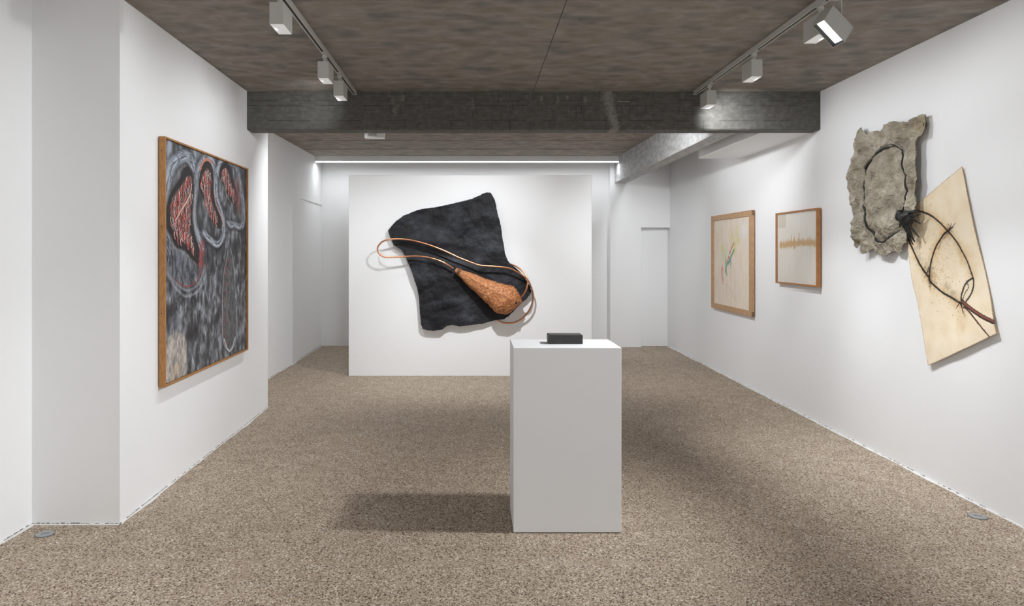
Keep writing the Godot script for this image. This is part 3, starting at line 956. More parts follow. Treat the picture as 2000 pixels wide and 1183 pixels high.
# ---------------------------------------------------------------- plinth
func build_plinth() -> void:
	var t := thing("plinth", "tall white plinth standing alone on the floor with a dark block on top", "plinth", P(.502, 0, 3.826))
	var st := new_st()
	box(st, Vector3(-.2885, .004, -.177), Vector3(.2885, .991, .177), .0015)
	commit("body", st, paint_plinth, t)
	st = new_st()
	box(st, Vector3(-.28, 0, -.17), Vector3(.28, .006, .17))
	commit("base", st, fixture_dark, t)
	# the block: rounded worn edges, faint scratches
	var stone := mat(Color.WHITE, 0.5)
	stone.albedo_texture = noise_tex(512, noise(0.03, 5, FastNoiseLite.TYPE_SIMPLEX_SMOOTH, 41), ramp([[0.0, lin(.009, .009, .0085)], [0.6, lin(.016, .0155, .014)], [0.85, lin(.03, .028, .025)], [1.0, lin(.07, .066, .058)]]))
	world_map(stone, Vector3.ONE * 3.0, false)
	stone.heightmap_enabled = true
	stone.heightmap_texture = noise_tex(256, noise(0.05, 5))
	stone.heightmap_scale = 0.15
	var o := thing("dark_block", "small dark stone block lying on the white plinth", "block", P(.512, .991, 3.841))
	st = new_st()
	box(st, Vector3(-.095, 0, -.048), Vector3(.095, .051, .048), .003)
	commit("body", st, stone, o)
	st = new_st()
	box(st, Vector3(-.09, .05, -.043), Vector3(.09, .0517, .043), .0006)
	commit("pale_top", st, mat(lin(.06, .056, .05), .45), o)  # top laid in a lighter tone than the body


# ---------------------------------------------------------------- the large painting on the left
func wood(base: Color, along: int, world := false) -> StandardMaterial3D:
	# oiled wood with the grain along one axis of the object
	var m := mat(base, 0.5)
	m.albedo_texture = noise_tex(512, noise(0.03, 4, FastNoiseLite.TYPE_SIMPLEX_SMOOTH, 61), ramp([[0.0, rgb8(196, 178, 160)], [0.4, rgb8(232, 222, 210)], [0.7, Color.WHITE], [1.0, rgb8(222, 208, 190)]]))
	var s := Vector3.ONE * 9.0
	s[along] = 0.8
	world_map(m, s, world)
	return m

func build_left_painting() -> void:
	var w := 512
	var h := 768
	var im := noise_canvas(w, h, noise(0.035, 4, FastNoiseLite.TYPE_SIMPLEX_SMOOTH, 15), 1.0, 2.6, ramp([[0.0, rgb8(28, 27, 29)], [0.3, rgb8(62, 62, 65)], [0.52, rgb8(100, 102, 106)], [0.75, rgb8(142, 146, 152)], [1.0, rgb8(190, 195, 202)]]))
	over(im, noise_canvas(w, h, noise(0.008, 3, FastNoiseLite.TYPE_SIMPLEX_SMOOTH, 19), 1.0, 1.8, ramp([[0.0, rgb8(20, 18, 20, .7)], [0.4, rgb8(40, 40, 44, .25)], [0.52, rgb8(80, 80, 82, 0.0)], [1.0, rgb8(160, 167, 176, .5)]])))
	var v := func(x: float, y: float) -> Vector2: return Vector2(x * w, y * h)
	# loose vertical dabs over the lower ground
	for i in 420:
		var x := rng.randf()
		var y := rng.randf_range(.36, 1.0)
		var l := rng.randf_range(.015, .06)
		var c := rgb8(178, 184, 194, .2) if rng.randf() < .5 else rgb8(30, 28, 30, .2)
		stroke(im, PackedVector2Array([v.call(x, y), v.call(x + rng.randfn(0, .01), y + l)]), rng.randf_range(3, 9), 2, c, 1.0)
	# dark hollows
	for q in [[.32, .12, 40], [.33, .3, 30], [.36, .45, 34], [.56, .3, 36], [.6, .42, 50], [.95, .1, 40], [.95, .35, 40], [.7, .02, 40], [.36, .03, 26], [.5, .42, 40], [.42, .5, 30], [.05, .72, 40], [.3, .82, 44], [.62, .6, 30], [.58, .75, 26], [.9, .55, 30]]:
		for k in 5: dab(im, v.call(q[0] + rng.randfn(0, .02), q[1] + rng.randfn(0, .03)), q[2], rgb8(24, 22, 24, .28), 1.0)
	# light slanting passages in the top corner
	for q in [[.05, .0, .03, .12, 16], [.16, .01, .12, .06, 14], [.3, .0, .34, .14, 10], [.26, .04, .33, .12, 8], [.03, .13, .01, .22, 10]]:
		for k in 3: stroke(im, PackedVector2Array([v.call(q[0], q[1]), v.call(q[2], q[3])]), q[4], q[4] * .5, rgb8(168, 178, 190, .28), 1.0, 2.0)
	# pale shells round the three pods: a grey body, a broad light band, thin bright rims
	for sh in [[C_SHELL_A, 15.0, .16, .24, 60.0], [C_SHELL_B, 12.0, .5, .2, 44.0], [C_SHELL_C, 13.0, .76, .15, 44.0], [C_SHELL_A2, 12.0, .1, .45, 20.0]]:
		var p := px(sh[0], w, h, 12)
		var mid: Vector2 = v.call(sh[2], sh[3])
		for i in 40: dab(im, mid + Vector2(rng.randfn(0, 26), rng.randfn(0, 70)), sh[4] * .6, rgb8(112, 118, 127, .13), 1.0)
		stroke(im, p, sh[1] * 2.6, sh[1] * 2.3, rgb8(30, 30, 34, .16), 1.0)
		stroke(im, p, sh[1] * 1.8, sh[1] * 1.5, rgb8(158, 166, 178, .5), 1.0)
		for k in [-.55, -.2, .25, .6]:
			var q := PackedVector2Array()
			for i in p.size():
				var d := (p[mini(i + 1, p.size() - 1)] - p[maxi(i - 1, 0)]).normalized()
				q.append(p[i] + Vector2(-d.y, d.x) * sh[1] * k * (.8 + .3 * sin(i * .35 + k * 9.0)))
			stroke(im, q, 2.6, 3.4, rgb8(200, 206, 216, .26) if k != .25 else rgb8(44, 44, 50, .3), .9)
		# break the band up with loose brush marks along and across it
		for i in 90:
			var k := rng.randi() % (p.size() - 2)
			var off := Vector2(rng.randfn(0, sh[1] * .8), rng.randfn(0, sh[1] * .8))
			var d := (p[k + 1] - p[k]).normalized().rotated(rng.randfn(0, .35)) * rng.randf_range(8, 34)
			stroke(im, PackedVector2Array([p[k] + off, p[k] + off + d]), rng.randf_range(2, 6), 1.5, [rgb8(190, 197, 207, .22), rgb8(60, 62, 68, .28), rgb8(34, 32, 36, .26), rgb8(112, 118, 128, .3)][rng.randi() % 4], 1.0)
		for i in 16:
			var k := rng.randi() % (p.size() - 2)
			stroke(im, PackedVector2Array([p[k] + Vector2(rng.randfn(0, 7), -9), p[k] + Vector2(rng.randfn(0, 7), 13)]), 2.2, 1.0, rgb8(28, 28, 32, .3), .9)
	# pale lips at the foot of the second and third shell
	for lip in [[.40, .365, .44, .395, .5, .41, .56, .43, .62, .415, .665, .37], [.7, .3, .75, .325, .82, .315, .88, .33, .93, .31]]:
		stroke(im, px(lip, w, h, 8), 9, 9, rgb8(150, 156, 165, .26), 1.0, 1.0)
		stroke(im, px(lip, w, h, 8), 4, 5, rgb8(200, 204, 212, .25), .9, 1.5)
		var under := px(lip, w, h, 8)
		for i in under.size(): under[i] += Vector2(0, 14)
		stroke(im, under, 7, 7, rgb8(26, 24, 26, .16), 1.0, 1.0)
	# the cup below the first pod
	var cup := px([.03, .44, .06, .52, .12, .575, .2, .605, .28, .59, .34, .54, .36, .48], w, h, 8)
	for i in 60: dab(im, v.call(rng.randfn(.2, .06), rng.randfn(.53, .03)), 26, rgb8(96, 101, 109, .12), 1.0)
	for i in 120:
		var q: Vector2 = v.call(rng.randf_range(.05, .34), rng.randf_range(.45, .6))
		if Geometry2D.is_point_in_polygon(q, cup): stroke(im, PackedVector2Array([q, q + Vector2(rng.randfn(0, 3), rng.randf_range(10, 40))]), 5, 3, rgb8(130, 140, 152, .22) if rng.randf() < .5 else rgb8(40, 40, 44, .25), 1.0)
	var c_cup := px(C_CUP, w, h, 10)
	stroke(im, c_cup, 13, 13, rgb8(30, 28, 30, .1), 1.0)
	stroke(im, c_cup, 7, 8, rgb8(150, 154, 160, .28), 1.0, 1.0)
	stroke(im, px([.02, .545, .09, .6, .17, .645, .24, .655, .33, .64, .4, .6], w, h, 8), 9, 7, rgb8(168, 172, 178, .26), 1.0, 1.5)
	stroke(im, px([.1, .575, .17, .605, .24, .612, .31, .595, .37, .55, .39, .5], w, h, 8), 3, 4, rgb8(168, 58, 56, .34), .9, 1.2)
	stroke(im, px([.35, .5, .4, .47, .41, .42, .39, .38], w, h, 8), 4, 3, rgb8(150, 60, 58, .2), .9, 1.5)
	# light flank between the first pod and its shell
	for i in 5: stroke(im, px([.262, .09, .3, .16, .3, .24, .295, .32, .33, .4, .37, .48], w, h, 8), 10, 6, rgb8(158, 158, 162, .10), 1.0, 2.0)
	# pods: black rim, red and white seeds
	for pod in [[C_POD_A, C_RED_A, 150], [C_POD_B, C_RED_B, 95], [C_POD_C, C_RED_C, 60]]:
		var p := px(pod[0], w, h, 6, true)
		p.append(p[0])
		stroke(im, p, 12, 12, rgb8(196, 166, 154, .12), 1.0)
		fill(im, p, rgb8(27, 23, 24))
		stroke(im, p, 7, 7, rgb8(20, 17, 18, .3), .9, 1.0)
		var r := px(pod[1], w, h, 6, true)
		fill(im, r, rgb8(122, 84, 80))
		stroke(im, r, 5, 5, rgb8(40, 26, 26, .2), 1.0, 1.5)
		var bb := Rect2(r[0], Vector2.ZERO)
		for q in r: bb = bb.expand(q)
		var done := 0
		var tries := 0
		while done < pod[2] and tries < 4000:
			tries += 1
			var q := Vector2(rng.randf_range(bb.position.x, bb.end.x), rng.randf_range(bb.position.y, bb.end.y))
			if not Geometry2D.is_point_in_polygon(q, r): continue
			done += 1
			# a seed: dark gap, red flank, pale body, laid in slanting rows
			var l := rng.randf_range(14, 26)
			var lean := rng.randf_range(-2, 6)
			var body := px([q.x / w, q.y / h, (q.x + lean * .3 - 2.0) / w, (q.y + l * .5) / h, (q.x + lean) / w, (q.y + l) / h], w, h, 4)
			var side_by := PackedVector2Array()
			for b in body: side_by.append(b + Vector2(rng.randf_range(2.5, 4.0), 1))
			stroke(im, side_by, 2.0, 1.2, rgb8(26, 14, 16, .7), .8)
			for i in side_by.size(): side_by[i] -= Vector2(6, 1)
			var pick := rng.randf()
			if pick < .75: stroke(im, side_by, 2.2, 1.4, rgb8(212, 56, 36, .7) if rng.randf() < .7 else rgb8(190, 110, 92, .5), .8)
			if pick > .3: stroke(im, body, 2.4, 1.0, rgb8(216, 210, 206, .75) if rng.randf() < .7 else rgb8(150, 150, 154, .5), .8)
	stroke(im, px([.255, .2, .2, .25, .15, .285, .1, .33], w, h, 6), 2.5, 2.0, rgb8(226, 196, 170, .85), .6, 1.0)
	stroke(im, px([.36, .08, .4, .035, .45, .02, .5, .03], w, h, 6), 5, 5, rgb8(216, 128, 100, .7), .8, 1.5)
	stroke(im, px([.53, .16, .55, .22, .62, .28, .655, .33], w, h, 6), 4, 4, rgb8(206, 168, 152, .6), .8, 1.5)
	for i in 40:
		var y := rng.randf_range(.39, .52)
		stroke(im, PackedVector2Array([v.call(.37 + rng.randfn(0, .018), y), v.call(.37 + rng.randfn(0, .02), y + .03)]), 3, 1.5, rgb8(150, 58, 54, .35), .9)
	for i in 24:
		stroke(im, PackedVector2Array([v.call(rng.randf_range(.8, .9), rng.randf_range(.04, .18)), v.call(rng.randf_range(.82, .92), rng.randf_range(.2, .27))]), 2.5, 1.5, rgb8(180, 90, 88, .22), 1.0)
	# the long stem on the right
	var left := px(C_STEM_L, w, h, 8)
	var right := px(C_STEM_R, w, h, 8)
	var stem := left.duplicate()
	for i in right.size(): stem.append(right[right.size() - 1 - i])
	stroke(im, left, 12, 10, rgb8(40, 39, 42, .5), 1.0)
	fill(im, stem, rgb8(88, 88, 90))
	for i in 170:
		var q: Vector2 = v.call(rng.randf_range(.65, .84), rng.randf_range(.46, .96))
		if Geometry2D.is_point_in_polygon(q, stem): stroke(im, PackedVector2Array([q, q + Vector2(rng.randfn(0, 2), rng.randf_range(8, 34))]), 4, 2, rgb8(140, 140, 142, .25) if rng.randf() < .45 else rgb8(34, 32, 33, .32), .9)
	for i in 70:
		var t := rng.randf_range(.1, .86)
		var k := int(t * (left.size() - 1))
		stroke(im, PackedVector2Array([left[k] + Vector2(8, 0), left[k] + Vector2(22, 9)]), 1.6, 1.0, rgb8(150, 52, 50, .6) if rng.randf() < .7 else rgb8(60, 20, 22, .6), .7)
	stroke(im, left, 5, 6, rgb8(130, 131, 134, .14), 1.0)
	stroke(im, left, 2, 2.5, rgb8(196, 198, 204, .35), .8, .5)
	stroke(im, right, 6, 6, rgb8(130, 131, 134, .14), 1.0)
	stroke(im, right, 2, 2.5, rgb8(196, 198, 204, .35), .8, .5)
	stroke(im, px([.66, .9, .7, .95, .74, .975, .79, .95, .82, .91], w, h, 6), 5, 5, rgb8(200, 202, 208, .5), .8, 1.5)
	# the pale shape in the lower corner
	var blob := px(C_BLOB, w, h, 6, true)
	fill(im, blob, rgb8(160, 154, 148))
	stroke(im, blob, 20, 20, rgb8(140, 136, 132, .06), 1.0, 4.0)
	for i in 220:
		var q: Vector2 = v.call(rng.randf_range(0, .21), rng.randf_range(.81, 1.0))
		if Geometry2D.is_point_in_polygon(q, blob): stroke(im, PackedVector2Array([q, q + Vector2(rng.randfn(0, 3), rng.randf_range(8, 36))]), 6, 3, rgb8(206, 196, 186, .3) if rng.randf() < .72 else rgb8(126, 116, 112, .18), 1.0)
	for i in 16: stroke(im, PackedVector2Array([v.call(.12 + rng.randfn(0, .02), .94), v.call(.08 + rng.randfn(0, .03), 1.0)]), 4, 3, rgb8(214, 176, 140, .1), 1.0)
	for i in 70:
		var q: Vector2 = blob[rng.randi() % blob.size()] + Vector2(rng.randfn(0, 6), rng.randfn(0, 8))
		stroke(im, PackedVector2Array([q, q + Vector2(rng.randfn(0, 2), rng.randf_range(8, 26))]), 7, 3, rgb8(92, 92, 94, .2) if rng.randf() < .6 else rgb8(176, 168, 160, .2), 1.0)
	for i in 60: dab(im, v.call(rng.randf(), rng.randf_range(.05, .6)), rng.randf_range(.6, 1.6), rgb8(225, 226, 230, .6), .5)
	# lay it on the wall
	var d0 := 4.235
	var d1 := 5.868
	var y0 := .6635
	var y1 := 2.222
	var dm := (d0 + d1) / 2.0
	var t := thing("framed_painting", "large unglazed grey and red painting of split pods in a thin orange wood frame", "painting", P(left_wall(dm), (y0 + y1) / 2.0, dm))
	# local frame: x to the viewer's right (away from the camera), y up, z out of the wall
	t.transform.basis = Basis(Vector3(-.0139, 0, -1).normalized(), Vector3.UP, Vector3(1, 0, -.0139).normalized())
	var hw := (d1 - d0) / 2.0
	var hh := (y1 - y0) / 2.0
	var pic := mat(Color.WHITE, 0.55)
	pic.albedo_texture = tex(im)
	pic.heightmap_enabled = true
	pic.heightmap_texture = noise_tex(256, noise(0.08, 4))
	pic.heightmap_scale = 0.04
	var st := new_st()
	canvas_quad(st, hw - .014, hh - .014, .034)
	commit("canvas", st, pic, t)
	st = new_st()
	box(st, Vector3(-hw + .03, -hh + .03, .004), Vector3(hw - .03, hh - .03, .03))
	commit("stretcher", st, mat(lin(.05, .03, .02), .8), t)
	var tone := lin(.46, .225, .072)
	frame_rails(t, hw, hh, .012, .007, .047, wood(tone, 1), wood(tone, 0), "frame_rail")
	for y in [.69, .22, -.32, -.69]:
		st = new_st()
		lathe(st, [[0.0, .0012], [.0032, .0012], [.0032, -.001], [0.0, -.001]], 10, Transform3D(Basis(Vector3.FORWARD, PI / 2), Vector3(-hw, y, .024)))
		commit("screw", st, mat(lin(.02, .015, .012), .5), t)

func canvas_quad(st: SurfaceTool, hw: float, hh: float, z: float) -> void:
	for q in [[-1, -1], [1, 1], [1, -1], [-1, -1], [-1, 1], [1, 1]]:
		st.set_uv(Vector2((q[0] + 1) / 2.0, (1 - q[1]) / 2.0))
		st.add_vertex(Vector3(q[0] * hw, q[1] * hh, z))

func frame_rails(t: Node3D, hw: float, hh: float, w: float, z0: float, z1: float, upright: Material, level: Material, called: String, w2 := -1.0) -> void:
	if w2 < 0: w2 = w
	for s in [-1.0, 1.0]:
		var st := new_st()
		box(st, Vector3(s * hw - (0.0 if s < 0 else w2), -hh, z0), Vector3(s * hw + (w2 if s < 0 else 0.0), hh, z1), .0012)
		commit(called, st, upright, t)
		st = new_st()
		box(st, Vector3(-hw + w2, s * hh - (0.0 if s < 0 else w), z0), Vector3(hw - w2, s * hh + (w if s < 0 else 0.0), z1), .0012)
		commit(called, st, level, t)


# ---------------------------------------------------------------- two framed drawings on the right wall
func right_frame(called: String, label: String, d0: float, d1: float, y0: float, y1: float) -> Node3D:
	# local frame: x to the viewer's right (towards the camera), z out of the wall
	var dm := (d0 + d1) / 2.0
	var t := thing(called, label, "framed drawing", P(right_wall(dm), (y0 + y1) / 2.0, dm))
	t.transform.basis = Basis(Vector3(-.0163, 0, 1).normalized(), Vector3.UP, Vector3(-1, 0, -.0163).normalized())
	return t

func build_right_frames() -> void:
	var w := 640
	var h := 600
	var im := noise_canvas(w, h, noise(0.02, 4, FastNoiseLite.TYPE_SIMPLEX_SMOOTH, 51), 1.0, 4.0, ramp([[0.0, rgb8(225, 210, 192)], [0.5, rgb8(231, 217, 200)], [1.0, rgb8(236, 224, 208)]]))
	for i in 26:
		var y := 0.0
		dab(im, Vector2(rng.randf_range(380, 640), rng.randf_range(20, 170)), rng.randf_range(30, 70), rgb8(214, 206, 198, .12), 1.0)
	var Y := to_poly(A_YEL)
	for q in Y:
		for i in 26: stroke(im, PackedVector2Array([q * Vector2(w, h) + Vector2(rng.randfn(0, 14), rng.randfn(0, 22)), q * Vector2(w, h) + Vector2(rng.randfn(0, 14), 18 + rng.randfn(0, 22))]), 5, 4, rgb8(222, 214, 128, .17), 1.0)
	for i in 60: stroke(im, PackedVector2Array([Vector2(w * rng.randfn(.3, .05), h * rng.randf_range(.28, .44)), Vector2(w * rng.randfn(.3, .05), h * rng.randf_range(.4, .5))]), 5, 3, rgb8(216, 218, 180, .12), 1.0)
	for q in to_poly(A_GRN):
		for i in 16: stroke(im, PackedVector2Array([q * Vector2(w, h) + Vector2(rng.randfn(6, 9), rng.randfn(-10, 16)), q * Vector2(w, h) + Vector2(rng.randfn(6, 9), 26 + rng.randfn(0, 12))]), 4, 3, rgb8(130, 190, 120, .28), 1.0)
	for i in 12: stroke(im, px(A_TEAL, w, h, 6), 5, 3, rgb8(66, 150, 150, .1) if i % 2 else rgb8(86, 160, 128, .12), .9, 4.0)
	stroke(im, px(A_TEAL, w, h, 6), 4, 3, rgb8(58, 132, 142, .5), .8, 2.0)
	stroke(im, px(A_BLUE, w, h, 6), 5, 4, rgb8(96, 128, 170, .6), .8, 2.0)
	stroke(im, px([.45, .36, .46, .42, .45, .45], w, h, 6), 3, 2, rgb8(120, 120, 146, .5), .8, 2.0)
	stroke(im, px([.58, .26, .6, .3, .62, .28], w, h, 6), 2, 2, rgb8(130, 140, 140, .4), .8, 2.0)
	for k in [A_RED1, A_RED2]: stroke(im, px(k, w, h, 6), 6, 5, rgb8(206, 58, 76, .7), .7, 1.2)
	var leaf := px(A_LEAF, w, h, 6, true)
	for i in 10: dab(im, Vector2(w * rng.randfn(.255, .01), h * rng.randf_range(.58, .7)), 8, rgb8(214, 150, 140, .18), 1.0)
	stroke(im, leaf, 2.5, 2.5, rgb8(200, 66, 74, .5), .8, 1.0)
	stroke(im, px([.25, .57, .255, .66, .275, .72], w, h, 6), 7, 4, rgb8(206, 72, 78, .6), .8, 1.0)
	for i in 120:
		var c := Vector2(w * rng.randfn(.84, .06), h * rng.randfn(.15, .05))
		stroke(im, px([c.x / w, c.y / h, (c.x + rng.randfn(0, 14)) / w, (c.y + rng.randfn(0, 12)) / h, (c.x + rng.randfn(0, 18)) / w, (c.y + rng.randfn(0, 16)) / h], w, h, 4), 1.6, 1.2, rgb8(232, 228, 226, .45), .6)
	stroke(im, px(A_PEN, w, h, 8), 1.2, 1.6, rgb8(166, 148, 130, .55), .7, .6)
	stroke(im, px([.34, .74, .36, .8, .4, .83], w, h, 6), 1.0, 1.0, rgb8(160, 145, 130, .4), .7, .4)
	stroke(im, PackedVector2Array([Vector2(w * .499, 0), Vector2(w * .499, h)]), 1.4, 1.4, rgb8(160, 144, 124, .7), .5)
	stroke(im, PackedVector2Array([Vector2(w * .506, 0), Vector2(w * .506, h)]), 1.2, 1.2, rgb8(214, 204, 186, .6), .5)
	var tone := lin(.58, .37, .205)
	var t := right_frame("framed_drawing", "wide wood-framed beige drawing with red, yellow and green crayon marks", 7.41, 8.74, .800, 1.963)
	var hw := (8.74 - 7.41) / 2.0
	var hh := (1.963 - .8) / 2.0
	var pic := mat(Color.WHITE, 0.8)
	pic.albedo_texture = tex(im)
	var st := new_st()
	canvas_quad(st, hw - .075, hh - .056, .027)
	commit("drawing_sheet", st, pic, t)
	st = new_st()
	box(st, Vector3(-hw + .02, -hh + .02, .006), Vector3(hw - .02, hh - .02, .025))
	commit("backing", st, mat(lin(.12, .08, .05), .8), t)
	var gl := mat(Color(1, 1, 1, .04), 0.05)
	gl.transparency = BaseMaterial3D.TRANSPARENCY_ALPHA
	gl.metallic_specular = 0.4
	frame_rails(t, hw, hh, .062, .01, .040, wood(tone, 1), wood(tone, 0), "frame_rail", .082)
	for y in [-1.0, 1.0]:
		st = new_st()
		box(st, Vector3(hw - .004, y * (hh - .03) - .028, .012), Vector3(hw + .0006, y * (hh - .03) + .028, .0385), .0004)
		box(st, Vector3(hw - .014, y * (hh - .031) - .031, .039), Vector3(hw - .011, y * (hh - .031) + .031, .0404))
		commit("corner_joint", st, mat(lin(.2, .1, .045), .6), t)
	# the smaller one
	w = 480
	h = 390
	im = noise_canvas(w, h, noise(0.015, 3, FastNoiseLite.TYPE_SIMPLEX_SMOOTH, 53), 1.0, 3.0, ramp([[0.0, rgb8(225, 218, 206)], [1.0, rgb8(232, 226, 216)]]))
	var band := px(B_BAND, w, h, 24)
	var wob := noise(0.05, 4, FastNoiseLite.TYPE_SIMPLEX_SMOOTH, 57)
	for p in band:
		var k := absf(wob.get_noise_1d(p.x * 2.0))
		for i in 5:
			var l := 3.0 + 60.0 * k * k + rng.randf() * 12.0
			var y := p.y + rng.randfn(0, 3)
			stroke(im, PackedVector2Array([Vector2(p.x + rng.randfn(0, 2), y - l), Vector2(p.x + rng.randfn(0, 2), y + l * .8)]), 2.0, 2.2, rgb8(200, 158, 90, .42), .8)
	for i in 90:
		var k := rng.randf_range(.45, .6)
		dab(im, Vector2(w * rng.randfn(.5, .12), h * rng.randfn(.443, .012)), rng.randf_range(3, 7), rgb8(202, 160, 94, .34), 1.0)
	for s in [[.375, .306, .04], [.45, .331, .03], [.565, .277, .05], [.656, .371, .03], [.31, .387, .02], [.25, .41, .02], [.9, .411, .015], [.80, .405, .02]]:
		for i in 9:
			var x: float = s[0] * w + rng.randfn(0, 3)
			stroke(im, PackedVector2Array([Vector2(s[0] * w + rng.randfn(0, 1.5), s[1] * h + rng.randf() * 8), Vector2(x, .45 * h)]), 2.0, 7.0, rgb8(200, 152, 80, .42), .8)
	for s in [[.429, .52], [.2, .5], [.1, .5], [.47, .505], [.7, .475]]:
		for i in 6: stroke(im, PackedVector2Array([Vector2(s[0] * w + rng.randfn(0, 8), .45 * h), Vector2(s[0] * w + rng.randfn(0, 6), s[1] * h + rng.randfn(0, 3))]), 6.0, 1.8, rgb8(200, 156, 88, .4), .8)
	im.fill_rect(Rect2i(10, 0, int(.234 * w) - 10, int(.206 * h)), rgb8(208, 198, 176))  # tan corner patch: a reflection in the glass, painted onto the sheet
	for i in 30: dab(im, Vector2(rng.randf_range(20, .2 * w), rng.randf_range(4, .19 * h)), 14, rgb8(204, 196, 178, .2), 1.0)
	stroke(im, PackedVector2Array([Vector2(.93 * w, .968 * h), Vector2(.96 * w, .962 * h), Vector2(.985 * w, .968 * h)]), .8, .8, rgb8(170, 160, 146, .6), .6, .8)
	tone = lin(.47, .215, .075)
	t = right_frame("framed_drawing", "small thin-framed drawing of one jagged ochre line across pale paper", 5.943, 6.795, 1.197, 1.89)
	hw = (6.795 - 5.943) / 2.0
	hh = (1.89 - 1.197) / 2.0
	pic = mat(Color.WHITE, 0.8)
	pic.albedo_texture = tex(im)
	st = new_st()
	canvas_quad(st, hw - .018, hh - .014, .030)
	commit("drawing_sheet", st, pic, t)
	st = new_st()
	box(st, Vector3(-hw + .03, -hh + .02, 0), Vector3(hw - .03, hh - .02, .028))
	commit("backing", st, mat(lin(.1, .065, .04), .8), t)
	frame_rails(t, hw, hh, .016, .012, .045, wood(tone, 1), wood(tone, 0), "frame_rail", .022)
	st = new_st()
	box(st, Vector3(-hw + .02, -hh + .015, .0385), Vector3(hw - .02, hh - .015, .0405))
	commit("glass_pane", st, gl, t)


# ---------------------------------------------------------------- black sheet with copper tube and clay cone
func build_black_sheet_work() -> void:
	var t := thing("black_sheet_relief", "black wrinkled sheet with a looping copper tube and orange clay cone", "wall sculpture", P(-.16, 1.45, 8.297))
	var o := Vector2(-.16, 1.45)
	var outline := dense(to_poly(SHEET), .022, .0012)
	for i in outline.size(): outline[i] -= o
	var rect := Rect2(Vector2(-.9, -.92), Vector2(1.8, 1.75))
	var big := noise(1.1, 3, FastNoiseLite.TYPE_SIMPLEX_SMOOTH, 5)
	var fine := noise(7.0, 3, FastNoiseLite.TYPE_SIMPLEX_SMOOTH, 6)
	var front := func(p: Vector2, below: float) -> Vector3:
		var z := .062 + big.get_noise_2d(p.x, p.y) * .035 + fine.get_noise_2d(p.x, p.y) * .009
		# the top edge rolls back to the wall, the left bulges, the foot stands off
		z -= .03 * smoothstep(.1, .0, .50 + p.x * .28 - p.y)
		z += .02 * smoothstep(-.3, -.85, p.x)
		# creases running from the left edge towards the cone
		var along := p.y - (.04 - .26 * (p.x + .3))
		z -= .014 * exp(-along * along / .0010) * smoothstep(.6, .0, p.x)
		var along2 := p.y - (.14 - .12 * p.x)
		z += .010 * exp(-along2 * along2 / .0025)
		for k in [[-.45, -.42, .55, .02], [-.2, -.52, .2, .018], [-.1, -.62, .35, .012]]:
			var a: float = p.y - (k[1] + k[2] * (p.x - k[0]))
			z -= k[3] * .6 * exp(-a * a / .0006) * exp(-(p.x - k[0]) * (p.x - k[0]) / .05)
		return Vector3(p.x, p.y, maxf(z, .012) - below)
	var w := 768
	var im := noise_canvas(w, w, noise(0.007, 6, FastNoiseLite.TYPE_SIMPLEX_SMOOTH, 71), 1.4, 1.0, ramp([[0.0, lin(.005, .005, .006)], [0.4, lin(.011, .011, .013)], [0.62, lin(.018, .019, .022)], [0.8, lin(.03, .031, .038)], [1.0, lin(.055, .058, .07)]]))
	var v := func(x: float, y: float) -> Vector2: return Vector2((x + .9) / 1.8 * w, (.83 - y) / 1.75 * w)
	for q in [[-.2, .3, 70], [.1, .42, 60], [.05, .3, 60], [-.45, .25, 60], [.0, .1, 50], [-.5, -.1, 50], [-.35, -.35, 50], [-.6, .1, 40], [.25, .2, 40]]:
		for i in 16: dab(im, v.call(q[0] + rng.randfn(0, .07), q[1] + rng.randfn(0, .07)), q[2] * rng.randf_range(.3, .8), Color(lin(.085, .095, .125), .05), 1.0)
	for i in 500:
		var c := Vector2(rng.randf_range(-.8, .8), rng.randf_range(-.8, .75))
		var a := rng.randfn(.9, .8)
		stroke(im, PackedVector2Array([v.call(c.x, c.y), v.call(c.x + cos(a) * .05, c.y + sin(a) * .05)]), .8, .6, Color(lin(.11, .12, .145), .16) if rng.randf() < .6 else Color(lin(.002), .3), .7)
	for q in [[-.62, .55], [-.67, .47], [-.03, .7], [.44, .25], [.43, .17], [-.48, -.73]]:
		for i in 3: dab(im, v.call(q[0] + rng.randfn(0, .008), q[1] + rng.randfn(0, .008)), 1.4, Color(lin(.5, .48, .44), .7), .6)
	for i in 30: dab(im, v.call(rng.randf_range(-.2, .5), -.78 + rng.randfn(0, .02) + .0), rng.randf_range(.8, 1.6), Color(lin(.3), .5), .6)
	var skin := mat(Color.WHITE, 0.58)
	skin.albedo_texture = tex(im)
	skin.metallic_specular = 0.35
	skin.heightmap_enabled = true
	skin.heightmap_texture = noise_tex(512, noise(0.035, 5, FastNoiseLite.TYPE_SIMPLEX_SMOOTH, 73))
	skin.heightmap_scale = 0.8
	skin.roughness = 0.6
	commit("black_sheet", sheet(outline, .024, front, .006, rect), skin, t, false)
	# copper tube
	var copper := mat(lin(.66, .31, .165), 0.3, 1.0)
	var pts := []
	var rad := []
	for q in curve_points(TUBE, 3, 6):
		pts.append(Vector3(q[0] - o.x, q[1] - o.y, q[2]))
		rad.append(.0098)
	var st := new_st()
	sweep(st, pts, rad, 12)
	commit("copper_tube", st, copper, t, false)
	# the cone: an open-ended clay shell, its cross-section taken from two edge profiles along the axis
	var clay := mat(Color.WHITE, 0.62)
	clay.albedo_texture = noise_tex(512, noise(0.02, 5, FastNoiseLite.TYPE_SIMPLEX_SMOOTH, 81), ramp([[0.0, lin(.22, .07, .022)], [0.4, lin(.38, .145, .05)], [0.7, lin(.5, .215, .085)], [1.0, lin(.6, .31, .15)]]))
	clay.uv1_scale = Vector3(1.2, 1.9, 1)
	clay.heightmap_enabled = true
	clay.heightmap_texture = noise_tex(512, noise(0.02, 5, FastNoiseLite.TYPE_SIMPLEX, 83))
	clay.heightmap_scale = 0.6
	var s := .000776
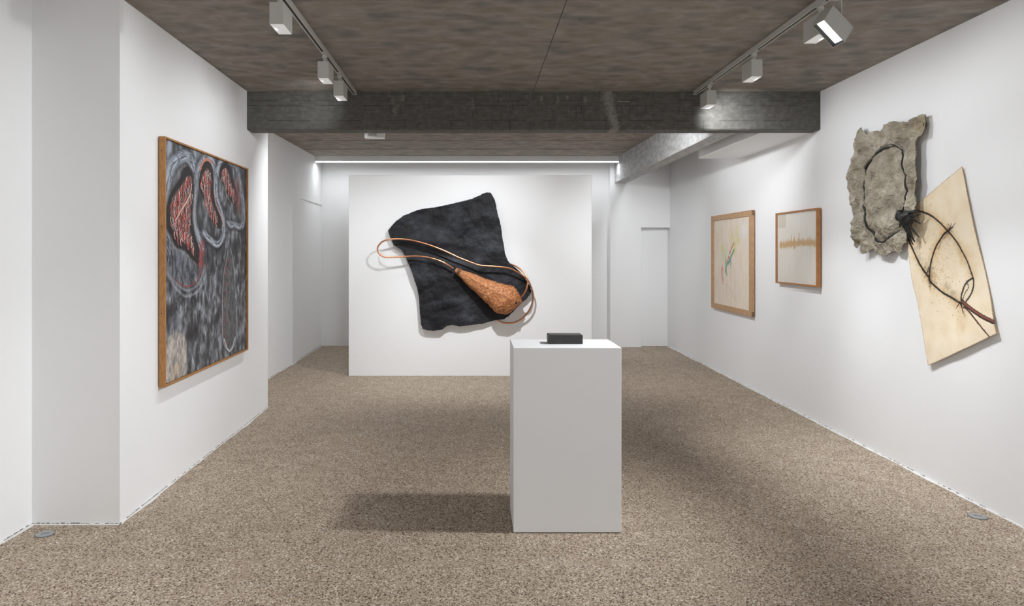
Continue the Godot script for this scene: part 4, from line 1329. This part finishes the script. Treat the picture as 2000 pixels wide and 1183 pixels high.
	var prof_up := curve_points([0, 38, 100, 48, 244, 70, 481, 88, 687, 122, 870, 156, 964, 148, 1062, 98, 1110, 60, 1140, 20], 2, 6)
	var prof_lo := curve_points([0, 36, 100, 62, 244, 115, 481, 187, 687, 250, 841, 303, 942, 284, 1032, 236, 1080, 150, 1140, 0], 2, 6)
	var look := func(tab: Array, x: float) -> float:
		for i in tab.size() - 1:
			if x <= tab[i + 1][0]: return lerpf(tab[i][1], tab[i + 1][1], clampf((x - tab[i][0]) / maxf(.001, tab[i + 1][0] - tab[i][0]), 0, 1))
		return tab[tab.size() - 1][1]
	var ax := Vector2(.510 + .2194, .9293 - 1.2903).normalized()
	var nn := Vector2(ax.y, -ax.x)                    # towards the lower left
	if nn.y > 0: nn = -nn
	var a0 := Vector2(-.2194, 1.2903) - o
	var bump := noise(30.0, 3, FastNoiseLite.TYPE_SIMPLEX_SMOOTH, 85)
	var knobs := noise(9.0, 2, FastNoiseLite.TYPE_SIMPLEX_SMOOTH, 86)
	st = SurfaceTool.new()
	st.begin(Mesh.PRIMITIVE_TRIANGLES)
	st.set_smooth_group(0)
	var rows := 84
	var sides := 56
	for i in rows + 1:
		var x := 1140.0 * i / rows
		var up: float = look.call(prof_up, x) * s
		var lo: float = look.call(prof_lo, x) * s
		var c := (lo - up) / 2.0
		var hw := (lo + up) / 2.0
		var thick := hw * .72 + .012
		var lift := lerpf(.125, .135, x / 1140.0)
		for k in sides:
			var an := TAU * k / sides
			var ca := cos(an)
			var sa := sin(an)
			var across := signf(ca) * pow(absf(ca), .9) * hw
			var out := signf(sa) * pow(absf(sa), .85) * thick * (1.0 if sa > 0 else .45)
			# a ridge along the upper third of the front
			out += .012 * exp(-pow((ca + .25) / .16, 2.0)) * maxf(sa, 0) * smoothstep(60, 300, x)
			var p2: Vector2 = a0 + ax * x * s + nn * (c + across)
			var p := Vector3(p2.x, p2.y, lift + out)
			var r := 1.0 + bump.get_noise_3dv(p) * .05 + knobs.get_noise_3dv(p) * .07
			if absf(ca) > .7: r += bump.get_noise_2d(x * .02, k) * .10 * (absf(ca) - .7) / .3
			var mid := Vector3((a0 + ax * x * s + nn * c).x, (a0 + ax * x * s + nn * c).y, lift)
			st.set_uv(Vector2(absf(fmod(float(k) / sides + .25, 1.0) * 2.0 - 1.0), x / 1140.0))
			st.add_vertex(mid + (p - mid) * r)
	for i in rows:
		for k in sides:
			var l := (k + 1) % sides
			for q in [[i, k], [i + 1, l], [i + 1, k], [i, k], [i, l], [i + 1, l]]: st.add_index(q[0] * sides + q[1])
	commit("clay_cone", st, clay, t)
	# dark mouth near the thick end, and the lashing at the tip
	var mouth := a0 + ax * 1040 * s + nn * (5 * s)
	st = new_st()
	var ring := []
	var rr := []
	for k in 20:
		var an := TAU * k / 20
		ring.append(Vector3(mouth.x + cos(an) * .019 - .004, mouth.y - .02 + sin(an) * .026, .238 + cos(an) * -.014))
		rr.append(.009 + .002 * sin(an * 3.0))
	sweep(st, ring, rr, 8, true)
	commit("mouth_rim", st, clay, t, false)
	st = new_st()
	lathe(st, [[0.0, .006], [.016, .006], [.018, -.02], [0.0, -.02]], 16, Transform3D(Basis(Vector3.RIGHT, PI / 2) , Vector3(mouth.x - .004, mouth.y - .02, .238)).scaled_local(Vector3(1, 1, 1.35)))
	commit("mouth", st, fixture_dark, t)
	st = new_st()
	ring = []
	rr = []
	for k in 90:
		var an := TAU * k / 18.0
		var q := a0 + ax * (.03 + .0045 * k / 18.0 * 1.6)
		var e := nn * cos(an) * .043
		ring.append(Vector3(q.x + e.x, q.y + e.y, .127 + sin(an) * .04))
		rr.append(.0042)
	sweep(st, ring, rr, 6)
	commit("lashing", st, mat(lin(.13, .06, .03), .7), t, false)


# ---------------------------------------------------------------- hide and paper on the right wall
func on_right(t: Node3D, d: float, y: float, out: float) -> Vector3:
	# local point for a place on the right wall at depth d and height y, `out` metres off it
	return P(right_wall(d) - out, y, d) - t.position

func build_hide_work() -> void:
	var t := thing("hide_and_paper_relief", "crumpled grey hide knotted in black to a tilted stained paper drawing", "wall sculpture", P(right_wall(4.7), 1.75, 4.7))
	# the paper
	var outline := dense(to_poly(PAPER), .014, .0009)
	var rect := Rect2(Vector2(3.881, .7595), Vector2(.9045, 1.2677))
	var curl := noise(2.0, 2, FastNoiseLite.TYPE_SIMPLEX_SMOOTH, 91)
	var paper_front := func(p: Vector2, below: float) -> Vector3:
		var out := .013 + curl.get_noise_2d(p.x, p.y) * .006
		out += .012 * smoothstep(1.06, .76, p.y + (p.x - 4.5) * .45)
		return on_right(t, p.x, p.y, out - below)
	var paper := mat(Color.WHITE, 0.8)
	paper.albedo_texture = tex(paper_canvas())
	paper.heightmap_enabled = true
	paper.heightmap_texture = noise_tex(256, noise(0.03, 4))
	paper.heightmap_scale = 0.08
	commit("paper_sheet", sheet(outline, .03, paper_front, .004, rect, true), paper, t, false)
	# the hide
	var ring2 := PackedVector2Array()
	for q in curve_points(RING, 2, 4, true): ring2.append(Vector2(q[0], q[1]))
	outline = dense(to_poly(HIDE), .009, .0016)
	rect = Rect2(Vector2(4.47, 1.46), Vector2(1.01, 1.02))
	var ridg := noise(5.5, 4, FastNoiseLite.TYPE_SIMPLEX_SMOOTH, 95)
	ridg.fractal_type = FastNoiseLite.FRACTAL_RIDGED
	var lumps := noise(3.2, 3, FastNoiseLite.TYPE_SIMPLEX_SMOOTH, 96)
	var knot := Vector2(4.607, 1.735)
	var height := func(p: Vector2) -> float:
		var near := 1e9
		for i in ring2.size(): near = minf(near, ring2[i].distance_squared_to(p))
		near = sqrt(near)
		var rim := 1e9
		for q in outline: rim = minf(rim, q.distance_squared_to(p))
		rim = smoothstep(0.0, .05, sqrt(rim))
		var inside := Geometry2D.is_point_in_polygon(p, ring2)
		var out := .045 + lumps.get_noise_2d(p.x, p.y) * (.009 + .04 * rim)
		if inside:
			out += .02 * smoothstep(0.0, .14, near) + .010 * (ridg.get_noise_2d(p.x, p.y) - .3)
		else:
			var loose := smoothstep(.015, .12, near)
			out += .016 * ridg.get_noise_2d(p.x * 1.3, p.y) * (.4 + loose) * rim
			out += .06 * loose * rim * lumps.get_noise_2d(p.x * 2.6, p.y * 1.2 + 9.0)
			# folds running out from the ring
			out += .005 * loose * sin(atan2(p.y - 1.92, (p.x - 4.93) * 1.6) * 15.0 + lumps.get_noise_2d(p.x * 2.0, p.y * 2.0) * 6.0)
		# folds: the upper corner flap, the left ear, the doubled right border
		out -= .022 * exp(-pow(p.x - 4.705 + (p.y - 2.3) * .15, 2.0) / .00012) * smoothstep(2.2, 2.28, p.y)
		out -= .02 * exp(-pow(p.x - 5.165 - (p.y - 2.3) * .3, 2.0) / .00015) * smoothstep(2.18, 2.28, p.y)
		out += .02 * smoothstep(4.605, 4.585, p.x) * smoothstep(1.8, 1.9, p.y) * smoothstep(2.34, 2.24, p.y)
		out -= .02 * exp(-pow(p.x - 4.60, 2.0) / .00008) * smoothstep(1.85, 1.95, p.y) * smoothstep(2.3, 2.2, p.y)
		for fold in [[5.2, 1.52], [5.06, 1.5], [4.84, 1.5], [4.71, 1.56]]:
			out -= .02 * exp(-pow(p.x - fold[0], 2.0) / .00012) * smoothstep(fold[1] + .08, fold[1], p.y)
		# raised cord line with a groove inside it
		out += .015 * exp(-near * near / .0002)
		if inside: out -= .016 * exp(-pow(near - .022, 2.0) / .00018)
		var e := p.distance_to(knot)
		out += .035 * exp(-e * e / .010) + .012 * sin(atan2(p.y - knot.y, p.x - knot.x) * 9.0) * exp(-e * e / .014)
		return maxf(out, .012)
	var front := func(p: Vector2, below: float) -> Vector3: return on_right(t, p.x, p.y, height.call(p) - below)
	var hide := mat(Color.WHITE, 0.72)
	hide.albedo_texture = tex(hide_canvas())
	hide.heightmap_enabled = true
	var wrinkle := noise(0.016, 5, FastNoiseLite.TYPE_SIMPLEX, 98)
	wrinkle.fractal_type = FastNoiseLite.FRACTAL_RIDGED
	hide.heightmap_texture = noise_tex(1024, wrinkle)
	hide.heightmap_scale = 0.9
	commit("hide", sheet(outline, .0125, front, .005, rect, true), hide, t, false)
	# dark cord lying in the groove, missing at the upper right
	var black := mat(lin(.013, .012, .012), .55)
	var pts := []
	var rad := []
	var n := ring2.size()
	for i in range(0, n):
		var p := ring2[i]
		var k := float(i) / n
		var inward := (Vector2(4.93, 1.9) - p).normalized() * .016
		var r := .0085 if k < .62 else .0055
		if k > .17 and k < .3: r *= .7
		if k > .62 and k < .96: inward *= .15
		if k > .9: r *= .6
		if k < .03: r *= .4 + k * 20.0
		pts.append(on_right(t, p.x + inward.x, p.y + inward.y, height.call(p + inward) + (.0045 if k < .62 else .0035)))
		rad.append(r)
	var st := new_st()
	sweep(st, pts, rad, 8)
	commit("cord", st, black, t, false)
	# the black knot: a lump with strands
	st = new_st()
	var lump := noise(14.0, 3, FastNoiseLite.TYPE_SIMPLEX_SMOOTH, 99)
	var c := on_right(t, knot.x, knot.y, .10)
	blob(st, c, Vector3(.03, .052, .06), lump, .5)
	blob(st, on_right(t, 4.665, 1.758, .105), Vector3(.02, .034, .026), lump, .5)
	commit("knot", st, black, t)
	for s in [[4.60, 1.74, 4.60, 1.66, 4.585, 1.57, .020], [4.58, 1.72, 4.56, 1.66, 4.535, 1.60, .012], [4.62, 1.72, 4.635, 1.66, 4.625, 1.60, .013], [4.57, 1.745, 4.54, 1.72, 4.525, 1.69, .013], [4.58, 1.765, 4.53, 1.768, 4.49, 1.765, .010], [4.60, 1.765, 4.57, 1.775, 4.54, 1.778, .012], [4.61, 1.73, 4.61, 1.64, 4.60, 1.55, .013], [4.55, 1.75, 4.535, 1.74, 4.52, 1.755, .012], [4.65, 1.73, 4.66, 1.68, 4.652, 1.64, .012], [4.68, 1.765, 4.70, 1.775, 4.712, 1.768, .007]]:
		pts = []
		rad = []
		for q in curve_points([s[0], s[1], .105, s[2], s[3], .085, s[4], s[5], .05], 3, 7):
			pts.append(on_right(t, q[0], q[1], q[2]))
			rad.append(s[6] * (1.0 - .82 * pts.size() / 15.0))
		st = new_st()
		sweep(st, pts, rad, 8)
		commit("strand", st, black, t, false)
	# a bolt head in the upper corner flap
	st = new_st()
	ringlet(st, t, 4.523, 2.345, height.call(Vector2(4.523, 2.345)) + .004, .016, .004)
	commit("eyelet", st, mat(lin(.1, .075, .06), .6), t, false)

func ringlet(st: SurfaceTool, t: Node3D, d: float, y: float, out: float, r: float, thick: float) -> void:
	var pts := []
	var rad := []
	for k in 16:
		pts.append(on_right(t, d + cos(TAU * k / 16) * r, y + sin(TAU * k / 16) * r, out))
		rad.append(thick)
	sweep(st, pts, rad, 6, true)

func blob(st: SurfaceTool, c: Vector3, r: Vector3, n: FastNoiseLite, amount: float) -> void:
	st.set_smooth_group(0)
	var rows := 16
	var cols := 22
	var g := func(i: int, k: int) -> Vector3:
		var th := PI * i / rows
		var ph := TAU * (k % cols) / cols
		var v := Vector3(sin(th) * cos(ph), cos(th), sin(th) * sin(ph))
		return c + v * r * (1.0 + amount * n.get_noise_3dv(c + v * r))
	for i in rows:
		for k in cols:
			quad_out(st, g.call(i, k), g.call(i, k + 1), g.call(i + 1, k + 1), g.call(i + 1, k), c)

func hide_canvas() -> Image:
	var w := 1024
	var n := noise(0.006, 5, FastNoiseLite.TYPE_SIMPLEX_SMOOTH, 101)
	var im := noise_canvas(w, w, n, 1.0, 1.0, ramp([[0.0, rgb8(122, 114, 99)], [0.35, rgb8(152, 143, 125)], [0.6, rgb8(168, 159, 141)], [0.8, rgb8(184, 176, 159)], [1.0, rgb8(204, 196, 180)]]))
	for k in 2:
		var rd := noise(0.009 + .012 * k, 4, FastNoiseLite.TYPE_SIMPLEX, 103 + k)
		rd.fractal_type = FastNoiseLite.FRACTAL_RIDGED
		over(im, noise_canvas(w, w, rd, 1.0, 1.4, ramp([[0.0, rgb8(96, 88, 75, .4)], [0.25, rgb8(120, 110, 95, .12)], [0.6, rgb8(150, 140, 120, 0.0)], [0.86, rgb8(150, 140, 120, 0.0)], [0.93, rgb8(216, 208, 188, .22)], [1.0, rgb8(110, 100, 86, .5)]])))
	var v := func(d: float, y: float) -> Vector2: return Vector2((1.0 - (d - 4.47) / 1.01) * w, (2.48 - y) / 1.02 * w)
	# paler belly, browner flaps
	for i in 60: dab(im, v.call(rng.randfn(4.95, .1), rng.randfn(1.85, .14)), rng.randf_range(30, 80), rgb8(186, 178, 162, .07), 1.0)
	for i in 40: dab(im, v.call(rng.randfn(4.54, .04), rng.randfn(2.34, .06)), rng.randf_range(20, 50), rgb8(188, 164, 120, .10), 1.0)
	for i in 50: dab(im, v.call(rng.randfn(4.6, .05), rng.randf_range(1.5, 2.2)), rng.randf_range(16, 40), rgb8(186, 168, 134, .08), 1.0)
	for i in 60: dab(im, v.call(rng.randfn(5.3, .09), rng.randf_range(1.55, 2.4)), rng.randf_range(16, 50), rgb8(122, 112, 98, .10), 1.0)
	var r := PackedVector2Array()
	for q in curve_points(RING, 2, 6, true): r.append(v.call(q[0] - signf(q[0] - 4.93) * .012, q[1]))
	stroke(im, r, 5, 5, rgb8(70, 64, 56, .35), .9, 1.5)  # shade of the ring groove, painted as a dark line
	stroke(im, px([.62, .17, .68, .2, .74, .27, .78, .36], w, w, 8), 3, 3, rgb8(66, 66, 74, .5), .8, 1.5)
	for i in 160:
		var c: Vector2 = v.call(rng.randf_range(4.5, 5.45), rng.randf_range(1.5, 2.45))
		var a := rng.randf() * TAU
		stroke(im, PackedVector2Array([c, c + Vector2(cos(a), sin(a)) * rng.randf_range(8, 26)]), 1.2, .7, rgb8(84, 76, 64, .35) if rng.randf() < .55 else rgb8(214, 205, 186, .4), .7)
	return im

func paper_canvas() -> Image:
	var w := 640
	var h := 896
	var im := noise_canvas(w, h, noise(0.008, 4, FastNoiseLite.TYPE_SIMPLEX_SMOOTH, 111), 1.0, 1.0, ramp([[0.0, rgb8(228, 208, 176)], [0.5, rgb8(236, 219, 190)], [1.0, rgb8(240, 226, 203)]]))
	var v := func(x: float, y: float) -> Vector2: return Vector2(x * w, y * h)
	var low := px(P_OUTER_LOW, w, h, 10)
	var top := px(P_OUTER_TOP, w, h, 10)
	var arc := px(P_ARC, w, h, 10)
	var leaf := px(P_LEAF, w, h, 10)
	# ochre bleeding round the lines
	for p in [low, top, arc]:
		stroke(im, p, 34, 30, rgb8(224, 166, 98, .05), 1.0, 14.0)
		stroke(im, p, 16, 16, rgb8(214, 148, 78, .07), 1.0, 9.0)
	var stain := px(P_STAIN, w, h, 6, true)
	for i in 220:
		var q: Vector2 = v.call(rng.randf_range(.56, .74), rng.randf_range(.62, .85))
		if Geometry2D.is_point_in_polygon(q, stain): dab(im, q, 18, rgb8(226, 178, 120, .07), 1.0)
	for i in 60: dab(im, v.call(rng.randfn(.36, .1), rng.randfn(.33, .06)), rng.randf_range(12, 40), rgb8(226, 170, 104, .06), 1.0)
	for i in 70: dab(im, v.call(rng.randfn(.42, .07), rng.randfn(.53, .05)), rng.randf_range(8, 26), rgb8(206, 152, 84, .08), 1.0)
	for i in 30: dab(im, v.call(rng.randfn(.64, .02), rng.randfn(.42, .03)), rng.randf_range(8, 20), rgb8(216, 160, 90, .09), 1.0)
	for i in 26: dab(im, v.call(rng.randfn(.74, .015), rng.randfn(.115, .016)), rng.randf_range(6, 14), rgb8(226, 180, 122, .13), 1.0)
	for i in 14: dab(im, v.call(rng.randfn(.33, .01), rng.randfn(.17, .008)), 7, rgb8(216, 160, 96, .12), 1.0)
	# charcoal shading
	for q in [[.14, .36, .28, .53, 60], [.34, .48, .38, .58, 60], [.5, .58, .6, .64, 50], [.55, .31, .5, .35, 24], [.3, .45, .27, .53, 24]]:
		for i in q[4]:
			var k := rng.randf()
			dab(im, v.call(lerpf(q[0], q[2], k) + rng.randfn(0, .022), lerpf(q[1], q[3], k) + rng.randfn(0, .018)), rng.randf_range(5, 15), rgb8(70, 64, 56, .09), 1.0)
	for i in 190:
		var q: Vector2 = v.call(rng.randfn(.38, .14), rng.randfn(.47, .1)) if rng.randf() < .75 else v.call(rng.randfn(.62, .05), rng.randfn(.69, .03))
		dab(im, q, rng.randf_range(.6, 2.6), rgb8(56, 44, 34, .7), .5)
	for i in 110: dab(im, v.call(rng.randfn(.42, .06), rng.randfn(.55, .04)), rng.randf_range(1, 4), rgb8(120, 86, 50, .35), .8)
	# the drawn lines, several passes each
	var ink := rgb8(28, 24, 24, .75)
	for p in [[low, 6.0, 4.5], [top, 4.0, 3.0], [arc, 5.0, 5.0], [leaf, 4.0, 3.0]]:
		stroke(im, p[0], p[1], p[2], ink, .5, .8)
		for i in 4: stroke(im, p[0], p[1] * .35, p[2] * .35, rgb8(30, 26, 26, .4), .6, 3.0, 1.2)
	stroke(im, px([.7, .55, .72, .58, .69, .61, .66, .65], w, h, 6), 2, 2, rgb8(40, 36, 34, .6), .6, 1.5)
	stroke(im, px([.54, .315, .47, .35, .42, .4], w, h, 6), 1.5, 1, rgb8(50, 44, 42, .6), .6, 1.0)
	for q in [[.54, .305, .6, .27], [.54, .305, .56, .27], [.54, .3, .59, .29], [.33, .545, .34, .61], [.33, .55, .35, .59], [.64, .66, .69, .72], [.65, .66, .67, .71], [.64, .655, .6, .69], [.33, .5, .27, .55], [.32, .49, .29, .53]]:
		stroke(im, PackedVector2Array([v.call(q[0], q[1]), v.call(q[2], q[3])]), 3.2, .8, ink, .6, .6)
	for i in 30: dab(im, v.call(rng.randfn(.33, .012), rng.randfn(.55, .014)), rng.randf_range(3, 8), rgb8(26, 22, 22, .35), .8)
	for i in 26: dab(im, v.call(rng.randfn(.655, .014), rng.randfn(.66, .01)), rng.randf_range(3, 8), rgb8(26, 22, 22, .35), .8)
	for i in 20: dab(im, v.call(rng.randfn(.54, .012), rng.randfn(.3, .01)), rng.randf_range(3, 7), rgb8(26, 22, 22, .35), .8)
	stroke(im, px([.205, .23, .23, .27, .26, .3, .28, .325], w, h, 6), .8, .6, rgb8(120, 96, 72, .6), .6, .6)
	# red root and thin twig
	var root := px(P_ROOT, w, h, 8)
	stroke(im, root, 10, 8, rgb8(36, 24, 22, .8), .4, .6)
	stroke(im, root, 8, 6, rgb8(112, 66, 54, .85), .35, .8)
	stroke(im, root, 3, 2, rgb8(158, 100, 84, .4), .8, 2.0)
	var edge := root.duplicate()
	for i in edge.size(): edge[i] += Vector2(-2, 8)
	stroke(im, edge, 2.5, 3, rgb8(34, 26, 24, .8), .6, .8)
	stroke(im, px(P_TWIG, w, h, 8), 5, 3, rgb8(44, 30, 26, .85), .5, .6)
	stroke(im, px(P_TWIG, w, h, 8), 2, 1.2, rgb8(120, 70, 54, .5), .6, 1.0)
	# worn edges
	var o := dense(to_poly(PAPER), .02)
	var rimc := PackedVector2Array()
	for p in o: rimc.append(v.call(1.0 - (p.x - 3.881) / .9045, (2.0272 - p.y) / 1.2677))
	rimc.append(rimc[0])
	stroke(im, rimc, 2.5, 2.5, rgb8(170, 132, 98, .35), .8, 1.5)
	return im


# ---------------------------------------------------------------- floor boxes
func build_floor_boxes() -> void:
	var steel := mat(lin(.36, .37, .375), 0.45, 0.4)
	for q in [[P(-2.283, 0, 3.6355), "round grey metal floor box cover by the left wall return", .4], [P(2.864, 0, 3.877), "round grey metal floor box cover by the long right wall", -.5]]:
		var t := thing("floor_box_cover", q[1], "floor box", q[0], "round floor box covers")
		t.rotation.y = q[2]
		var st := new_st()
		lathe(st, [[0.0, .006], [.040, .006], [.044, .004], [.044, -.004]], 36)
		commit("lid", st, steel, t)
		st = new_st()
		box(st, Vector3(-.02, .0055, -.011), Vector3(.02, .0072, .011), .0006)
		commit("latch", st, mat(lin(.25, .255, .26), .4, .4), t)
		st = new_st()
		lathe(st, [[.0445, .0045], [.0475, .0035], [.0475, -.003], [.0445, -.003], [.0445, .0045]], 36)
		commit("rim", st, mat(lin(.14, .14, .14), .5), t)
